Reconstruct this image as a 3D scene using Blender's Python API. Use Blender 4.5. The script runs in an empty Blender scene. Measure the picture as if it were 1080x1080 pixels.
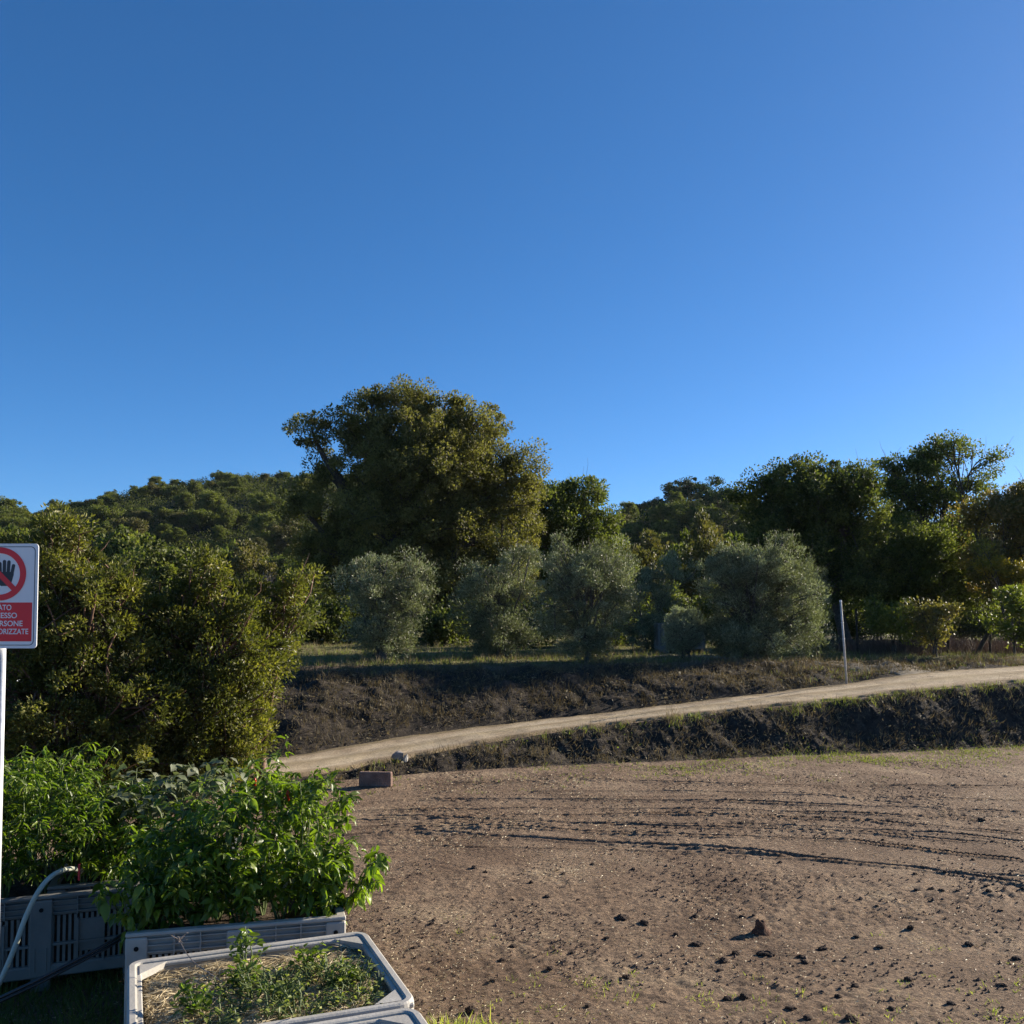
import bpy, math, random
import numpy as np
from mathutils import Vector, Matrix

SC = bpy.context.scene
COL = SC.collection
R = math.radians

# ------------------------------------------------------------------ camera
EYE = 2.4
PITCH = R(2.5)
FPX = 997.0
SHIFT = 0.0523
cam = bpy.data.cameras.new('camera')
cam.sensor_width = 36.0
cam.lens = 36.0 * FPX / 1080.0
cam.shift_y = SHIFT
cam.clip_start = 0.05
cam.clip_end = 3000
camo = bpy.data.objects.new('camera', cam)
COL.objects.link(camo)
camo.location = (0, 0, EYE)
camo.rotation_euler = (R(90) + PITCH, 0, 0)
SC.camera = camo

# ------------------------------------------------------------------ light
SUN_AZ = R(61)      # to the right of straight ahead (+Y)
SUN_EL = R(19)
W = bpy.data.worlds.new('World')
SC.world = W
W.use_nodes = True
nt = W.node_tree
bg = nt.nodes['Background']
sky = nt.nodes.new('ShaderNodeTexSky')
sky.sky_type = 'NISHITA'
sky.sun_disc = False
sky.sun_elevation = SUN_EL
sky.sun_rotation = SUN_AZ
sky.altitude = 0
sky.air_density = 0.6
sky.dust_density = 0.3
sky.ozone_density = 6.0
hs = nt.nodes.new('ShaderNodeHueSaturation')
hs.inputs['Saturation'].default_value = 1.16
hs.inputs['Hue'].default_value = 0.5
gm = nt.nodes.new('ShaderNodeGamma')
gm.inputs['Gamma'].default_value = 0.85
nt.links.new(sky.outputs[0], gm.inputs[0])
nt.links.new(gm.outputs[0], hs.inputs['Color'])
nt.links.new(hs.outputs[0], bg.inputs[0])
bg.inputs[1].default_value = 0.094
sl = bpy.data.lights.new('sun', 'SUN')
sl.energy = 5.0
sl.angle = R(0.5)
sl.color = (1.0, 0.90, 0.75)
slo = bpy.data.objects.new('sun', sl)
COL.objects.link(slo)
sd = Vector((math.sin(SUN_AZ) * math.cos(SUN_EL), math.cos(SUN_AZ) * math.cos(SUN_EL), math.sin(SUN_EL)))
slo.rotation_euler = (-sd).to_track_quat('-Z', 'Y').to_euler()
slo.location = (40, 30, 40)
SC.view_settings.view_transform = 'Standard'
SC.view_settings.look = 'None'
SC.view_settings.gamma = 1
SC.view_settings.exposure = 1.22
SC.view_settings.use_curve_mapping = False
SC.render.engine = 'CYCLES'
SC.cycles.max_bounces = 6
SC.cycles.diffuse_bounces = 3
SC.cycles.transparent_max_bounces = 8

# ------------------------------------------------------------------ helpers
HAZE = 0.00006
rng = np.random.default_rng(7)


def P(px, py, Y):
    """photo pixel + distance -> point in the world"""
    v = (540 + SHIFT * 1080 - py) / FPX
    u = (px - 540) / FPX
    yd = math.cos(PITCH) - v * math.sin(PITCH)
    zd = math.sin(PITCH) + v * math.cos(PITCH)
    return np.array((u * Y / yd, Y, EYE + zd * Y / yd))


def G(px, py, z=0.0):
    """photo pixel + height -> point in the world"""
    a = P(px, py, 1.0)
    t = (z - EYE) / (a[2] - EYE)
    return np.array((a[0] * t, t, z))


def tag(o, label=None, cat=None, group=None, kind=None):
    if label: o['label'] = label
    if cat: o['category'] = cat
    if group: o['group'] = group
    if kind: o['kind'] = kind
    return o


def empty(name, loc, rz=0):
    o = bpy.data.objects.new(name, None)
    COL.objects.link(o)
    o.location = loc
    o.rotation_euler = (0, 0, rz)
    o.empty_display_size = .1
    return o


def newobj(name, me, parent=None, loc=(0, 0, 0)):
    o = bpy.data.objects.new(name, me)
    COL.objects.link(o)
    if parent: o.parent = parent
    o.location = loc
    return o


def npmesh(name, v, faces, mats, smooth=False, var=None, midx=None):
    """faces: list of int arrays (n,k)"""
    me = bpy.data.meshes.new(name)
    v = np.asarray(v, dtype=np.float32)
    me.vertices.add(len(v))
    me.vertices.foreach_set('co', v.ravel())
    faces = [np.asarray(f, dtype=np.int32) for f in faces if len(f)]
    nl = sum(f.size for f in faces)
    nf = sum(len(f) for f in faces)
    me.loops.add(nl)
    me.polygons.add(nf)
    me.loops.foreach_set('vertex_index', np.concatenate([f.ravel() for f in faces]))
    tot = np.concatenate([np.full(len(f), f.shape[1], dtype=np.int32) for f in faces])
    st = np.concatenate([[0], np.cumsum(tot)[:-1]]).astype(np.int32)
    me.polygons.foreach_set('loop_start', st)
    me.polygons.foreach_set('loop_total', tot)
    for m in (mats if isinstance(mats, (list, tuple)) else [mats]):
        me.materials.append(m)
    if midx is not None:
        me.polygons.foreach_set('material_index', np.asarray(midx, dtype=np.int32))
    me.update(calc_edges=True)
    me.polygons.foreach_set('use_smooth', np.full(nf, bool(smooth)))
    if var is not None:
        a = me.attributes.new('v', 'FLOAT', 'POINT')
        a.data.foreach_set('value', np.asarray(var, dtype=np.float32))
    return me


class MB:
    """collects boxes, tubes and free shapes"""
    def __init__(s):
        s.v = []; s.q = []; s.t = []; s.n = 0

    def add(s, v, q=None, t=None):
        v = np.asarray(v, dtype=float)
        s.v.append(v)
        if q is not None and len(q): s.q.append(np.asarray(q, dtype=int) + s.n)
        if t is not None and len(t): s.t.append(np.asarray(t, dtype=int) + s.n)
        s.n += len(v)
        return s

    def box(s, c, d, b=0.0, rz=0.0):
        """centre, size, bevel"""
        x, y, z = [a / 2 for a in d]
        b = min(b, x * .9, y * .9, z * .9)
        if b <= 0:
            v = np.array([(i * x, j * y, k * z) for i in (-1, 1) for j in (-1, 1) for k in (-1, 1)])
            q = [(0, 1, 3, 2), (4, 6, 7, 5), (0, 4, 5, 1), (2, 3, 7, 6), (0, 2, 6, 4), (1, 5, 7, 3)]
            t = []
        else:
            v = []
            for i in (-1, 1):
                for j in (-1, 1):
                    for k in (-1, 1):
                        v += [(i * x, j * (y - b), k * (z - b)), (i * (x - b), j * y, k * (z - b)), (i * (x - b), j * (y - b), k * z)]
            v = np.array(v)
            I = lambda i, j, k, a: ((i > 0) * 4 + (j > 0) * 2 + (k > 0)) * 3 + a
            q = []; t = []
            for sgn in (-1, 1):
                q.append([I(sgn, -1, -1, 0), I(sgn, 1, -1, 0), I(sgn, 1, 1, 0), I(sgn, -1, 1, 0)])
                q.append([I(-1, sgn, -1, 1), I(1, sgn, -1, 1), I(1, sgn, 1, 1), I(-1, sgn, 1, 1)])
                q.append([I(-1, -1, sgn, 2), I(1, -1, sgn, 2), I(1, 1, sgn, 2), I(-1, 1, sgn, 2)])
            for a_ in (-1, 1):
                for b_ in (-1, 1):
                    q.append([I(a_, b_, -1, 0), I(a_, b_, 1, 0), I(a_, b_, 1, 1), I(a_, b_, -1, 1)])
                    q.append([I(a_, -1, b_, 0), I(a_, 1, b_, 0), I(a_, 1, b_, 2), I(a_, -1, b_, 2)])
                    q.append([I(-1, a_, b_, 1), I(1, a_, b_, 1), I(1, a_, b_, 2), I(-1, a_, b_, 2)])
            for i in (-1, 1):
                for j in (-1, 1):
                    for k in (-1, 1):
                        t.append([I(i, j, k, 0), I(i, j, k, 1), I(i, j, k, 2)])
        if rz:
            c_, s_ = math.cos(rz), math.sin(rz)
            v = v @ np.array([[c_, s_, 0], [-s_, c_, 0], [0, 0, 1]])
        return s.add(v + np.array(c), q, t)

    def tube(s, pts, rad, k=6, cap=True):
        pts = np.asarray(pts, dtype=float)
        n = len(pts)
        rad = np.broadcast_to(np.asarray(rad, dtype=float), (n,))
        tg = np.gradient(pts, axis=0)
        tg /= np.linalg.norm(tg, axis=1)[:, None] + 1e-9
        up = np.array((0, 0, 1.0)) if abs(tg[0][2]) < .9 else np.array((1.0, 0, 0))
        a = np.cross(tg, up); a /= np.linalg.norm(a, axis=1)[:, None] + 1e-9
        b = np.cross(tg, a)
        th = np.arange(k) / k * 2 * np.pi
        v = pts[:, None, :] + rad[:, None, None] * (np.cos(th)[None, :, None] * a[:, None, :] + np.sin(th)[None, :, None] * b[:, None, :])
        v = v.reshape(-1, 3)
        i = np.arange(n - 1)[:, None] * k; j = np.arange(k)[None, :]; j2 = (j + 1) % k
        q = np.stack([i + j, i + j2, i + k + j2, i + k + j], -1).reshape(-1, 4)
        t = []
        if cap:
            v = np.vstack([v, pts[0], pts[-1]])
            for jj in range(k):
                t.append((n * k, (jj + 1) % k, jj))
                t.append((n * k + 1, (n - 1) * k + jj, (n - 1) * k + (jj + 1) % k))
        return s.add(v, q, t)

    def build(s, name, mats, parent=None, loc=(0, 0, 0), smooth=False, var=None):
        f = []
        if s.q: f.append(np.vstack(s.q))
        if s.t: f.append(np.vstack(s.t))
        me = npmesh(name, np.vstack(s.v), f, mats, smooth, var)
        return newobj(name, me, parent, loc)


# gradient noise in numpy
_perm = np.random.default_rng(3).permutation(512)
_gr = np.random.default_rng(4).uniform(0, 2 * np.pi, 512)


def noise(x, y):
    xi = np.floor(x).astype(int); yi = np.floor(y).astype(int)
    xf = x - xi; yf = y - yi
    u = xf * xf * xf * (xf * (xf * 6 - 15) + 10); w = yf * yf * yf * (yf * (yf * 6 - 15) + 10)

    def g(ix, iy, dx, dy):
        h = _gr[_perm[(_perm[ix & 255] + iy) & 511] & 511]
        return np.cos(h) * dx + np.sin(h) * dy
    a = g(xi, yi, xf, yf); b = g(xi + 1, yi, xf - 1, yf)
    c = g(xi, yi + 1, xf, yf - 1); d = g(xi + 1, yi + 1, xf - 1, yf - 1)
    return (a * (1 - u) + b * u) * (1 - w) + (c * (1 - u) + d * u) * w


def fbm(x, y, o=4, g=.5):
    r = 0; a = 1; f = 1
    for i in range(o):
        r = r + a * noise(x * f + 13.7 * i, y * f - 7.1 * i); a *= g; f *= 2.03
    return r


# ------------------------------------------------------------------ materials
def nodes(name):
    m = bpy.data.materials.new(name)
    m.use_nodes = True
    t = m.node_tree
    return m, t, t.nodes['Principled BSDF'], t.nodes['Material Output']


def lk(t, a, b): t.links.new(a, b)


def ramp(t, fac, stops):
    r = t.nodes.new('ShaderNodeValToRGB')
    el = r.color_ramp.elements
    el[0].position, el[0].color = stops[0][0], (*stops[0][1], 1)
    el[1].position, el[1].color = stops[-1][0], (*stops[-1][1], 1)
    for p, c in stops[1:-1]:
        e = el.new(p); e.color = (*c, 1)
    lk(t, fac, r.inputs[0])
    return r.outputs[0]


def tex(t, scale, detail=4, rough=.55, obj=False, kind='noise'):
    g = t.nodes.new('ShaderNodeNewGeometry') if not obj else t.nodes.new('ShaderNodeTexCoord')
    out = g.outputs['Position'] if not obj else g.outputs['Object']
    if kind == 'noise':
        n = t.nodes.new('ShaderNodeTexNoise'); n.inputs['Detail'].default_value = detail; n.inputs['Roughness'].default_value = rough
    else:
        n = t.nodes.new('ShaderNodeTexVoronoi')
    n.inputs['Scale'].default_value = scale
    lk(t, out, n.inputs['Vector'])
    return n.outputs[0]


def mixc(t, fac, a, b, mode='MIX'):
    n = t.nodes.new('ShaderNodeMix'); n.data_type = 'RGBA'; n.blend_type = mode
    for i, x in ((0, fac), (6, a), (7, b)):
        if isinstance(x, (int, float)): n.inputs[i].default_value = x
        elif isinstance(x, tuple): n.inputs[i].default_value = (*x, 1)
        else: lk(t, x, n.inputs[i])
    return n.outputs[2]


def bump(t, p, h, s=.3, d=.02):
    b = t.nodes.new('ShaderNodeBump'); b.inputs['Strength'].default_value = s; b.inputs['Distance'].default_value = d
    lk(t, h, b.inputs['Height']); lk(t, b.outputs[0], p.inputs['Normal'])


def leafmat(name, cols, trans=.35, rough=.5, spec=.4, tcol=None):
    """per-leaf colour from the attribute v"""
    m, t, p, o = nodes(name)
    a = t.nodes.new('ShaderNodeAttribute'); a.attribute_name = 'v'
    n = len(cols)
    c = ramp(t, a.outputs['Fac'], [(i / (n - 1), k) for i, k in enumerate(cols)])
    lk(t, c, p.inputs['Base Color'])
    p.inputs['Roughness'].default_value = rough
    p.inputs['Specular IOR Level'].default_value = spec
    tr = t.nodes.new('ShaderNodeBsdfTranslucent')
    tc = mixc(t, 1.0, c, tcol or (1.6, 1.8, .8), 'MULTIPLY')
    lk(t, tc, tr.inputs[0])
    mx = t.nodes.new('ShaderNodeMixShader'); mx.inputs[0].default_value = trans
    lk(t, p.outputs[0], mx.inputs[1]); lk(t, tr.outputs[0], mx.inputs[2]); lk(t, mx.outputs[0], o.inputs[0])
    return m


def simple(name, stops, scale=8, rough=.8, spec=.3, bs=0, bscale=30, metal=0, obj=True, detail=5):
    m, t, p, o = nodes(name)
    lk(t, ramp(t, tex(t, scale, detail, obj=obj), stops), p.inputs['Base Color'])
    p.inputs['Roughness'].default_value = rough
    p.inputs['Specular IOR Level'].default_value = spec
    p.inputs['Metallic'].default_value = metal
    if bs: bump(t, p, tex(t, bscale, 6, obj=obj), bs, .02)
    return m


M = {}
M['bark'] = simple('bark', [(.3, (.045, .035, .028)), (.7, (.12, .10, .08))], 12, .9, .2, .8, 40)
M['bark_olive'] = simple('bark_olive', [(.3, (.06, .052, .045)), (.7, (.14, .125, .105))], 14, .9, .2, .8, 40)
M['bark_red'] = simple('bark_red', [(.3, (.10, .055, .035)), (.7, (.22, .13, .09))], 12, .8, .3, .5, 40)
M['twig'] = simple('twig', [(.3, (.14, .115, .10)), (.7, (.28, .24, .21))], 5, .9, .2)
M['stem'] = simple('stem', [(.3, (.06, .09, .025)), (.7, (.11, .14, .04))], 20, .6, .4)
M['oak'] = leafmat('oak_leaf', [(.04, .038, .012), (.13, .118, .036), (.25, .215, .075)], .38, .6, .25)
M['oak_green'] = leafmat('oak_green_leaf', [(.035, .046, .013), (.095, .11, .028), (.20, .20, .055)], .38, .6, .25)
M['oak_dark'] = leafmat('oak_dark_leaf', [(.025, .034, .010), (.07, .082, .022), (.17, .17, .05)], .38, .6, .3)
M['olive'] = leafmat('olive_leaf', [(.050, .055, .024), (.165, .170, .082), (.42, .42, .26)], .24, .5, .5, (1.2, 1.4, .8))
M['olive_young_lit'] = leafmat('olive_young_lit_leaf', [(.12, .13, .075), (.27, .28, .18), (.50, .50, .36)], .28, .5, .5, (1.2, 1.4, .8))  # young foliage, lightened to stand in for sun that misses it
M['arbutus'] = leafmat('arbutus_leaf', [(.035, .040, .010), (.10, .105, .02), (.26, .23, .045)], .36, .5, .45)
M['hill'] = leafmat('hill_leaf', [(.045, .055, .014), (.10, .115, .026), (.19, .19, .045)], .35, .6, .25)
M['scrub'] = leafmat('scrub_shade_leaf', [(.022, .030, .009), (.055, .066, .016), (.12, .12, .032)], .25, .7, .15)  # hill foliage darkened, painting the shadowed gaps between the trees
M['hillb'] = leafmat('hill_leaf_brown', [(.05, .055, .016), (.10, .09, .028), (.15, .12, .045)], .25, .6, .25)
M['pine'] = leafmat('pine_needle', [(.02, .038, .014), (.04, .068, .022), (.07, .10, .032)], .15, .6, .2)
M['yellow'] = leafmat('yellow_leaf', [(.10, .10, .02), (.24, .19, .03), (.38, .24, .03)], .4, .5, .4)
M['russet'] = leafmat('russet_leaf', [(.09, .09, .025), (.16, .135, .045), (.27, .20, .08)], .35, .5, .4)
M['sapling'] = leafmat('sapling_leaf', [(.06, .075, .014), (.13, .145, .025), (.22, .21, .04)], .35, .5, .4)
M['autumn'] = leafmat('autumn_leaf', [(.07, .08, .02), (.15, .12, .035), (.27, .16, .05)], .38, .5, .4)
M['pepper'] = leafmat('pepper_leaf', [(.05, .075, .010), (.12, .17, .018), (.26, .31, .035)], .45, .4, .5, (1.4, 1.7, .5))
M['eggplant'] = leafmat('eggplant_leaf', [(.07, .09, .04), (.12, .14, .07), (.21, .21, .14)], .25, .6, .4)
M['weed'] = leafmat('weed_leaf', [(.11, .14, .03), (.24, .28, .06), (.44, .43, .14)], .45, .5, .4, (1.4, 1.5, .6))
M['grass'] = leafmat('grass_blade', [(.07, .09, .02), (.14, .16, .035), (.26, .25, .07)], .3, .6, .3)
M['drygrass'] = leafmat('dry_grass_blade', [(.07, .055, .03), (.16, .13, .07), (.30, .25, .15)], .25, .7, .2, (1.2, 1.1, .8))
M['straw'] = leafmat('straw', [(.22, .16, .09), (.50, .40, .23), (.78, .67, .45)], .15, .55, .4, (1.1, 1, .8))
M['thicket'] = leafmat('thicket_twig', [(.05, .035, .025), (.11, .075, .055), (.17, .12, .09)], .1, .8, .2, (1.1, 1, .9))


# ------------------------------------------------------------------ terrain
def curve(rows):
    a = np.array([P(px, py, Y) for px, py, Y in rows])
    return a[np.argsort(a[:, 0])]


FOOT = np.array([G(px, py, 0.0) for px, py in ((300, 830), (370, 822), (430, 817), (550, 809), (700, 803), (850, 797), (980, 792), (1080, 788), (1300, 780))])
fx, fy = FOOT[:, 0], FOOT[:, 1]


def yf_(px):
    return float(np.interp(px, [300, 370, 430, 550, 700, 850, 980, 1080, 1300], fy))


LOW = curve([(px, py, yf_(px) + dy) for px, py, dy in ((300, 822, .25), (370, 812, .3), (430, 801, .5), (500, 785, .8), (600, 770, 1.15), (700, 758, 1.3), (800, 747, 1.35), (900, 737, 1.4), (960, 730, 1.4), (1080, 719, 1.5), (1300, 705, 1.6))])
UPP = curve([(px, py, yf_(px) + dy) for px, py, dy in ((300, 800, 2.4), (370, 788, 2.6), (430, 778, 2.9), (500, 768, 3.2), (600, 757, 3.5), (700, 745, 3.7), (800, 733, 3.9), (900, 721, 4.3), (960, 711, 4.8), (1080, 703, 5.2), (1300, 692, 5.5))])
CRE = curve([(px, py, Y) for px, py, Y in ((300, 703, 20.5), (500, 701, 21), (700, 699, 21.8), (800, 698, 22.5), (900, 697, 23.5), (1080, 693, 24.5), (1300, 690, 25))])


def relief(x, y):
    """height of the lay of the land, without roughness; returns z and zone weights"""
    Yf = np.interp(x, fx, fy)
    Yl = np.interp(x, LOW[:, 0], LOW[:, 1]); zl = np.interp(x, LOW[:, 0], LOW[:, 2])
    Yu = np.interp(x, UPP[:, 0], UPP[:, 1]); zu = np.interp(x, UPP[:, 0], UPP[:, 2])
    Yc = np.interp(x, CRE[:, 0], CRE[:, 1]); zc = np.interp(x, CRE[:, 0], CRE[:, 2])
    sm = lambda t: t * t * (3 - 2 * t)
    t1 = np.clip((y - Yf) / (Yl - Yf), 0, 1)
    t2 = np.clip((y - Yl) / (Yu - Yl), 0, 1)
    t3 = np.clip((y - Yu) / (Yc - Yu), 0, 1)
    z = zl * sm(t1) + (zu - zl) * t2 + (zc - zu) * (1 - (1 - t3) ** 2.6)
    z = z + np.clip(y - 60, 0, 60) * .01
    bank1 = np.sin(np.pi * t1) ** .5 * (t1 > 0) * (t1 < 1)
    road = (t2 > 0) * (t2 < 1)
    bank2 = (t3 > 0) * (t3 < 1) * np.sin(np.pi * t3) ** .5
    terr = (t3 >= 1)
    return z, t1, t2, t3, bank1, bank2, road, terr


# wheel ruts across the field, each a run of ground points
RUTS = []
for pts, w, d in [
    ([(330, 868), (470, 864), (540, 860), (700, 858), (900, 865), (1080, 880)], 0.034, .042),
    ([(330, 850), (450, 843), (600, 843), (800, 846), (1080, 856)], 0.043, .035),
    ([(430, 874), (530, 872), (620, 877), (700, 880), (900, 888), (1080, 908)], 0.034, .046),
    ([(360, 884), (440, 877), (620, 888), (760, 896), (960, 914), (1080, 932)], 0.050, .05),
    ([(400, 861), (500, 863), (620, 868), (800, 870), (1000, 880), (1150, 895)], 0.037, .035),
    ([(300, 860), (420, 855), (560, 852), (720, 853), (900, 858), (1100, 868)], .035, .03),
    ([(380, 892), (500, 894), (640, 896), (800, 902), (1000, 918), (1150, 930)], .035, .02),
    ([(520, 838), (660, 840), (820, 839), (1000, 842), (1120, 846)], .03, .025),
    ([(330, 876), (420, 871), (560, 867), (760, 873), (920, 880), (1080, 892)], .035, .03),
    ([(480, 826), (600, 822), (800, 828), (1080, 830)], 0.043, .03),
    ([(470, 900), (560, 915), (600, 935), (640, 970)], 0.07, .007),
    ([(440, 905), (520, 925), (560, 950), (585, 985)], 0.07, .007),
    ([(780, 905), (830, 935), (860, 965), (875, 1010), (890, 1080)], .10, .02),
    ([(850, 903), (900, 930), (935, 960), (960, 1010), (980, 1080)], .10, .02),
    ([(900, 868), (1000, 860), (1080, 862)], 0.037, .03),
    ([(560, 836), (700, 834), (860, 838), (980, 850)], 0.037, .025)]:
    RUTS.append((np.array([G(a, b)[:2] for a, b in pts]), w, d))


def rough(x, y):
    z, t1, t2, t3, b1, b2, road, terr = relief(x, y)
    near = np.clip((40 - y) / 10, 0, 1)
    field = (t1 <= 0) * 1.0
    h = field * (.022 * fbm(x * .55, y * .55, 3) + .007 * fbm(x * 2.6, y * 2.6, 3) + .010 * fbm(x * 11, y * 11, 3, .7) * (1 + 1.0 * np.clip(fbm(x * .7 + 9, y * .7, 2) * 2, -.7, 1)))
    rr = np.zeros_like(x)
    for pts, w, d in RUTS:
        if pts[:, 0].ptp() if hasattr(pts, 'ptp') else np.ptp(pts[:, 0]) > 2:
            yy = np.interp(x, pts[:, 0], pts[:, 1]) if pts[-1, 0] > pts[0, 0] else 0
            inx = (x > pts[:, 0].min()) * (x < pts[:, 0].max())
            e = (y - yy + .05 * noise(x * 1.3, x * 0 + w * 50)) / w * 1.5
        else:
            o = np.argsort(pts[:, 1])
            xx = np.interp(y, pts[o, 1], pts[o, 0])
            inx = (y > pts[:, 1].min()) * (y < pts[:, 1].max())
            e = (x - xx + .04 * noise(y * 1.3, y * 0 + w * 50)) / w * 1.4
        amp = d * .85 * (.75 + 1.0 * noise(x * .6 + d * 300, x * 0 + w * 900 + d * 70)).clip(.05, 1.4)
        rr = rr + inx * amp * (-np.exp(-e * e) + .75 * np.exp(-((np.abs(e) - 1.9) / .8) ** 2))
    rr = rr * field * (1 + .25 * fbm(x * 7, y * 7, 2))
    h = h + rr
    bank = np.clip(b1 + 0, 0, 1)
    h = h + bank * (.12 * fbm(x * 1.3, y * 1.3, 3) + .05 * fbm(x * 5.5, y * 5.5, 3, .55))
    h = h + np.clip(b2, 0, 1) * (.18 * fbm(x * 1.0 + 4, y * 1.0, 3) + .05 * fbm(x * 4, y * 4, 3, .55))
    h = h + terr * .04 * fbm(x * 1.1, y * 1.1, 3)
    h = h - road * .01 * 1
    return z + h * near


def grow(a, b, d0, lo, hi, g=1.12):
    m = list(np.arange(a, b, d0)); d = d0; x = m[-1]
    while x < hi:
        d *= g; x += d; m.append(x)
    d = d0; x = m[0]; l = []
    while x > lo:
        d *= g; x -= d; l.append(x)
    return np.array(l[::-1] + m)


gx = grow(-3.2, 9.6, .022, -1500, 1500)
gy = np.concatenate([grow(4.4, 12.5, .022, -60, 4.4)[:-1] if False else np.array(grow(4.4, 12.5, .022, -60, 12.4)), np.arange(12.53, 19.5, .03), grow(19.55, 27, .06, 19.6, 2500)])
gy = np.unique(np.round(gy, 4))
XX, YY = np.meshgrid(gx, gy)
ZZ = rough(XX.ravel(), YY.ravel())
nx, ny = len(gx), len(gy)
ii = (np.arange(ny - 1)[:, None] * nx + np.arange(nx - 1)[None, :]).ravel()
quads = np.stack([ii, ii + 1, ii + nx + 1, ii + nx], -1)
zr, t1, t2, t3, b1, b2, rd, terr = relief(XX.ravel(), YY.ravel())
# attribute: what grows or lies there (0 bare soil ... 1 grassy, -1 banks, soil darkened to paint in their shade)
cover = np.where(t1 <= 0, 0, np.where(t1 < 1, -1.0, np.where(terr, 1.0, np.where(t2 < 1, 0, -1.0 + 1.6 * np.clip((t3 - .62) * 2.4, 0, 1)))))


def soil_material():
    m, t, p, o = nodes('soil')
    a = t.nodes.new('ShaderNodeAttribute'); a.attribute_name = 'v'
    soil = ramp(t, tex(t, .9, 9, .68), [(.30, (.105, .067, .045)), (.46, (.18, .122, .082)), (.56, (.225, .158, .108)), (.72, (.34, .255, .168))])
    fine = ramp(t, tex(t, 26, 6, .7), [(.36, (.35, .33, .31)), (.5, (1, 1, 1)), (.66, (1.7, 1.65, 1.45))])
    soil = mixc(t, .85, soil, fine, 'MULTIPLY')
    fleck = ramp(t, tex(t, 75, 3, .7), [(.60, (0, 0, 0)), (.70, (1, 1, 1))])
    patch = ramp(t, tex(t, 1.6, 4, .6), [(.40, (0, 0, 0)), (.62, (.8, .8, .8))])
    fl = mixc(t, 1.0, fleck, patch, 'MULTIPLY')
    soil = mixc(t, fl, soil, (.42, .36, .25))
    green = ramp(t, tex(t, 5, 5, .7), [(.35, (.10, .075, .045)), (.5, (.14, .13, .05)), (.7, (.24, .22, .09))])
    green = mixc(t, .6, green, fine, 'MULTIPLY')
    dark = ramp(t, tex(t, 7, 6, .7), [(.35, (.022, .018, .014)), (.55, (.052, .041, .031)), (.75, (.125, .10, .068))])  # dark bank soil, deepened further so tree shade sits in the colour
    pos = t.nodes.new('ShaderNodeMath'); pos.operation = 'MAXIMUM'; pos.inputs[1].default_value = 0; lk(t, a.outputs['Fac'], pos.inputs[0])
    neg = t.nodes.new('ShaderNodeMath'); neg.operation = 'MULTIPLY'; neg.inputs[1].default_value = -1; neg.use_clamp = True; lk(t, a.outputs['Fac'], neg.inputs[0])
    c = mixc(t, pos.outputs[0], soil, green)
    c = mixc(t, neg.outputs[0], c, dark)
    lk(t, c, p.inputs['Base Color'])
    p.inputs['Roughness'].default_value = .95
    p.inputs['Specular IOR Level'].default_value = .15
    vo = t.nodes.new('ShaderNodeTexVoronoi'); vo.inputs['Scale'].default_value = 38
    ge = t.nodes.new('ShaderNodeNewGeometry'); lk(t, ge.outputs['Position'], vo.inputs['Vector'])
    ad = t.nodes.new('ShaderNodeMath'); ad.operation = 'MULTIPLY_ADD'; ad.inputs[1].default_value = -.4
    lk(t, vo.outputs['Distance'], ad.inputs[0]); lk(t, tex(t, 55, 8, .8), ad.inputs[2])
    bump(t, p, ad.outputs[0], .9, .03)
    return m


M['soil'] = soil_material()
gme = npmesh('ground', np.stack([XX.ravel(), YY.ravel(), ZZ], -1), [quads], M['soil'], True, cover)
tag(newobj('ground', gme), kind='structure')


def gz(x, y):
    return rough(np.atleast_1d(np.asarray(x, float)), np.atleast_1d(np.asarray(y, float)))


def gz1(x, y): return float(gz(x, y)[0])


# dirt road on its ledge
def gravel_material():
    m, t, p, o = nodes('road_dirt')
    c = ramp(t, tex(t, 1.4, 5, .6), [(.3, (.32, .25, .17)), (.7, (.50, .41, .29))])
    f = ramp(t, tex(t, 38, 5, .75), [(.35, (.5, .48, .45)), (.5, (1, 1, 1)), (.66, (1.45, 1.42, 1.35))])
    a = t.nodes.new('ShaderNodeAttribute'); a.attribute_name = 'v'
    wn = t.nodes.new('ShaderNodeMath'); wn.operation = 'MULTIPLY_ADD'; wn.inputs[1].default_value = .22; lk(t, tex(t, 2.2, 6, .7), wn.inputs[0]); lk(t, a.outputs['Fac'], wn.inputs[2])
    wear = ramp(t, wn.outputs[0], [(.10, (.50, .46, .38)), (.20, (.80, .76, .70)), (.36, (1.08, 1.07, 1.05)), (.50, (.92, .90, .84)), (.60, (.74, .72, .62)), (.70, (.92, .90, .84)), (.84, (1.08, 1.07, 1.05)), (.98, (.80, .76, .70)), (1.0, (.55, .52, .42))])
    c = mixc(t, 1.0, c, wear, 'MULTIPLY')
    c = mixc(t, .8, c, f, 'MULTIPLY')
    lk(t, c, p.inputs['Base Color']); p.inputs['Roughness'].default_value = .95; p.inputs['Specular IOR Level'].default_value = .15
    bump(t, p, tex(t, 45, 8, .75), .7, .03)
    return m


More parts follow.
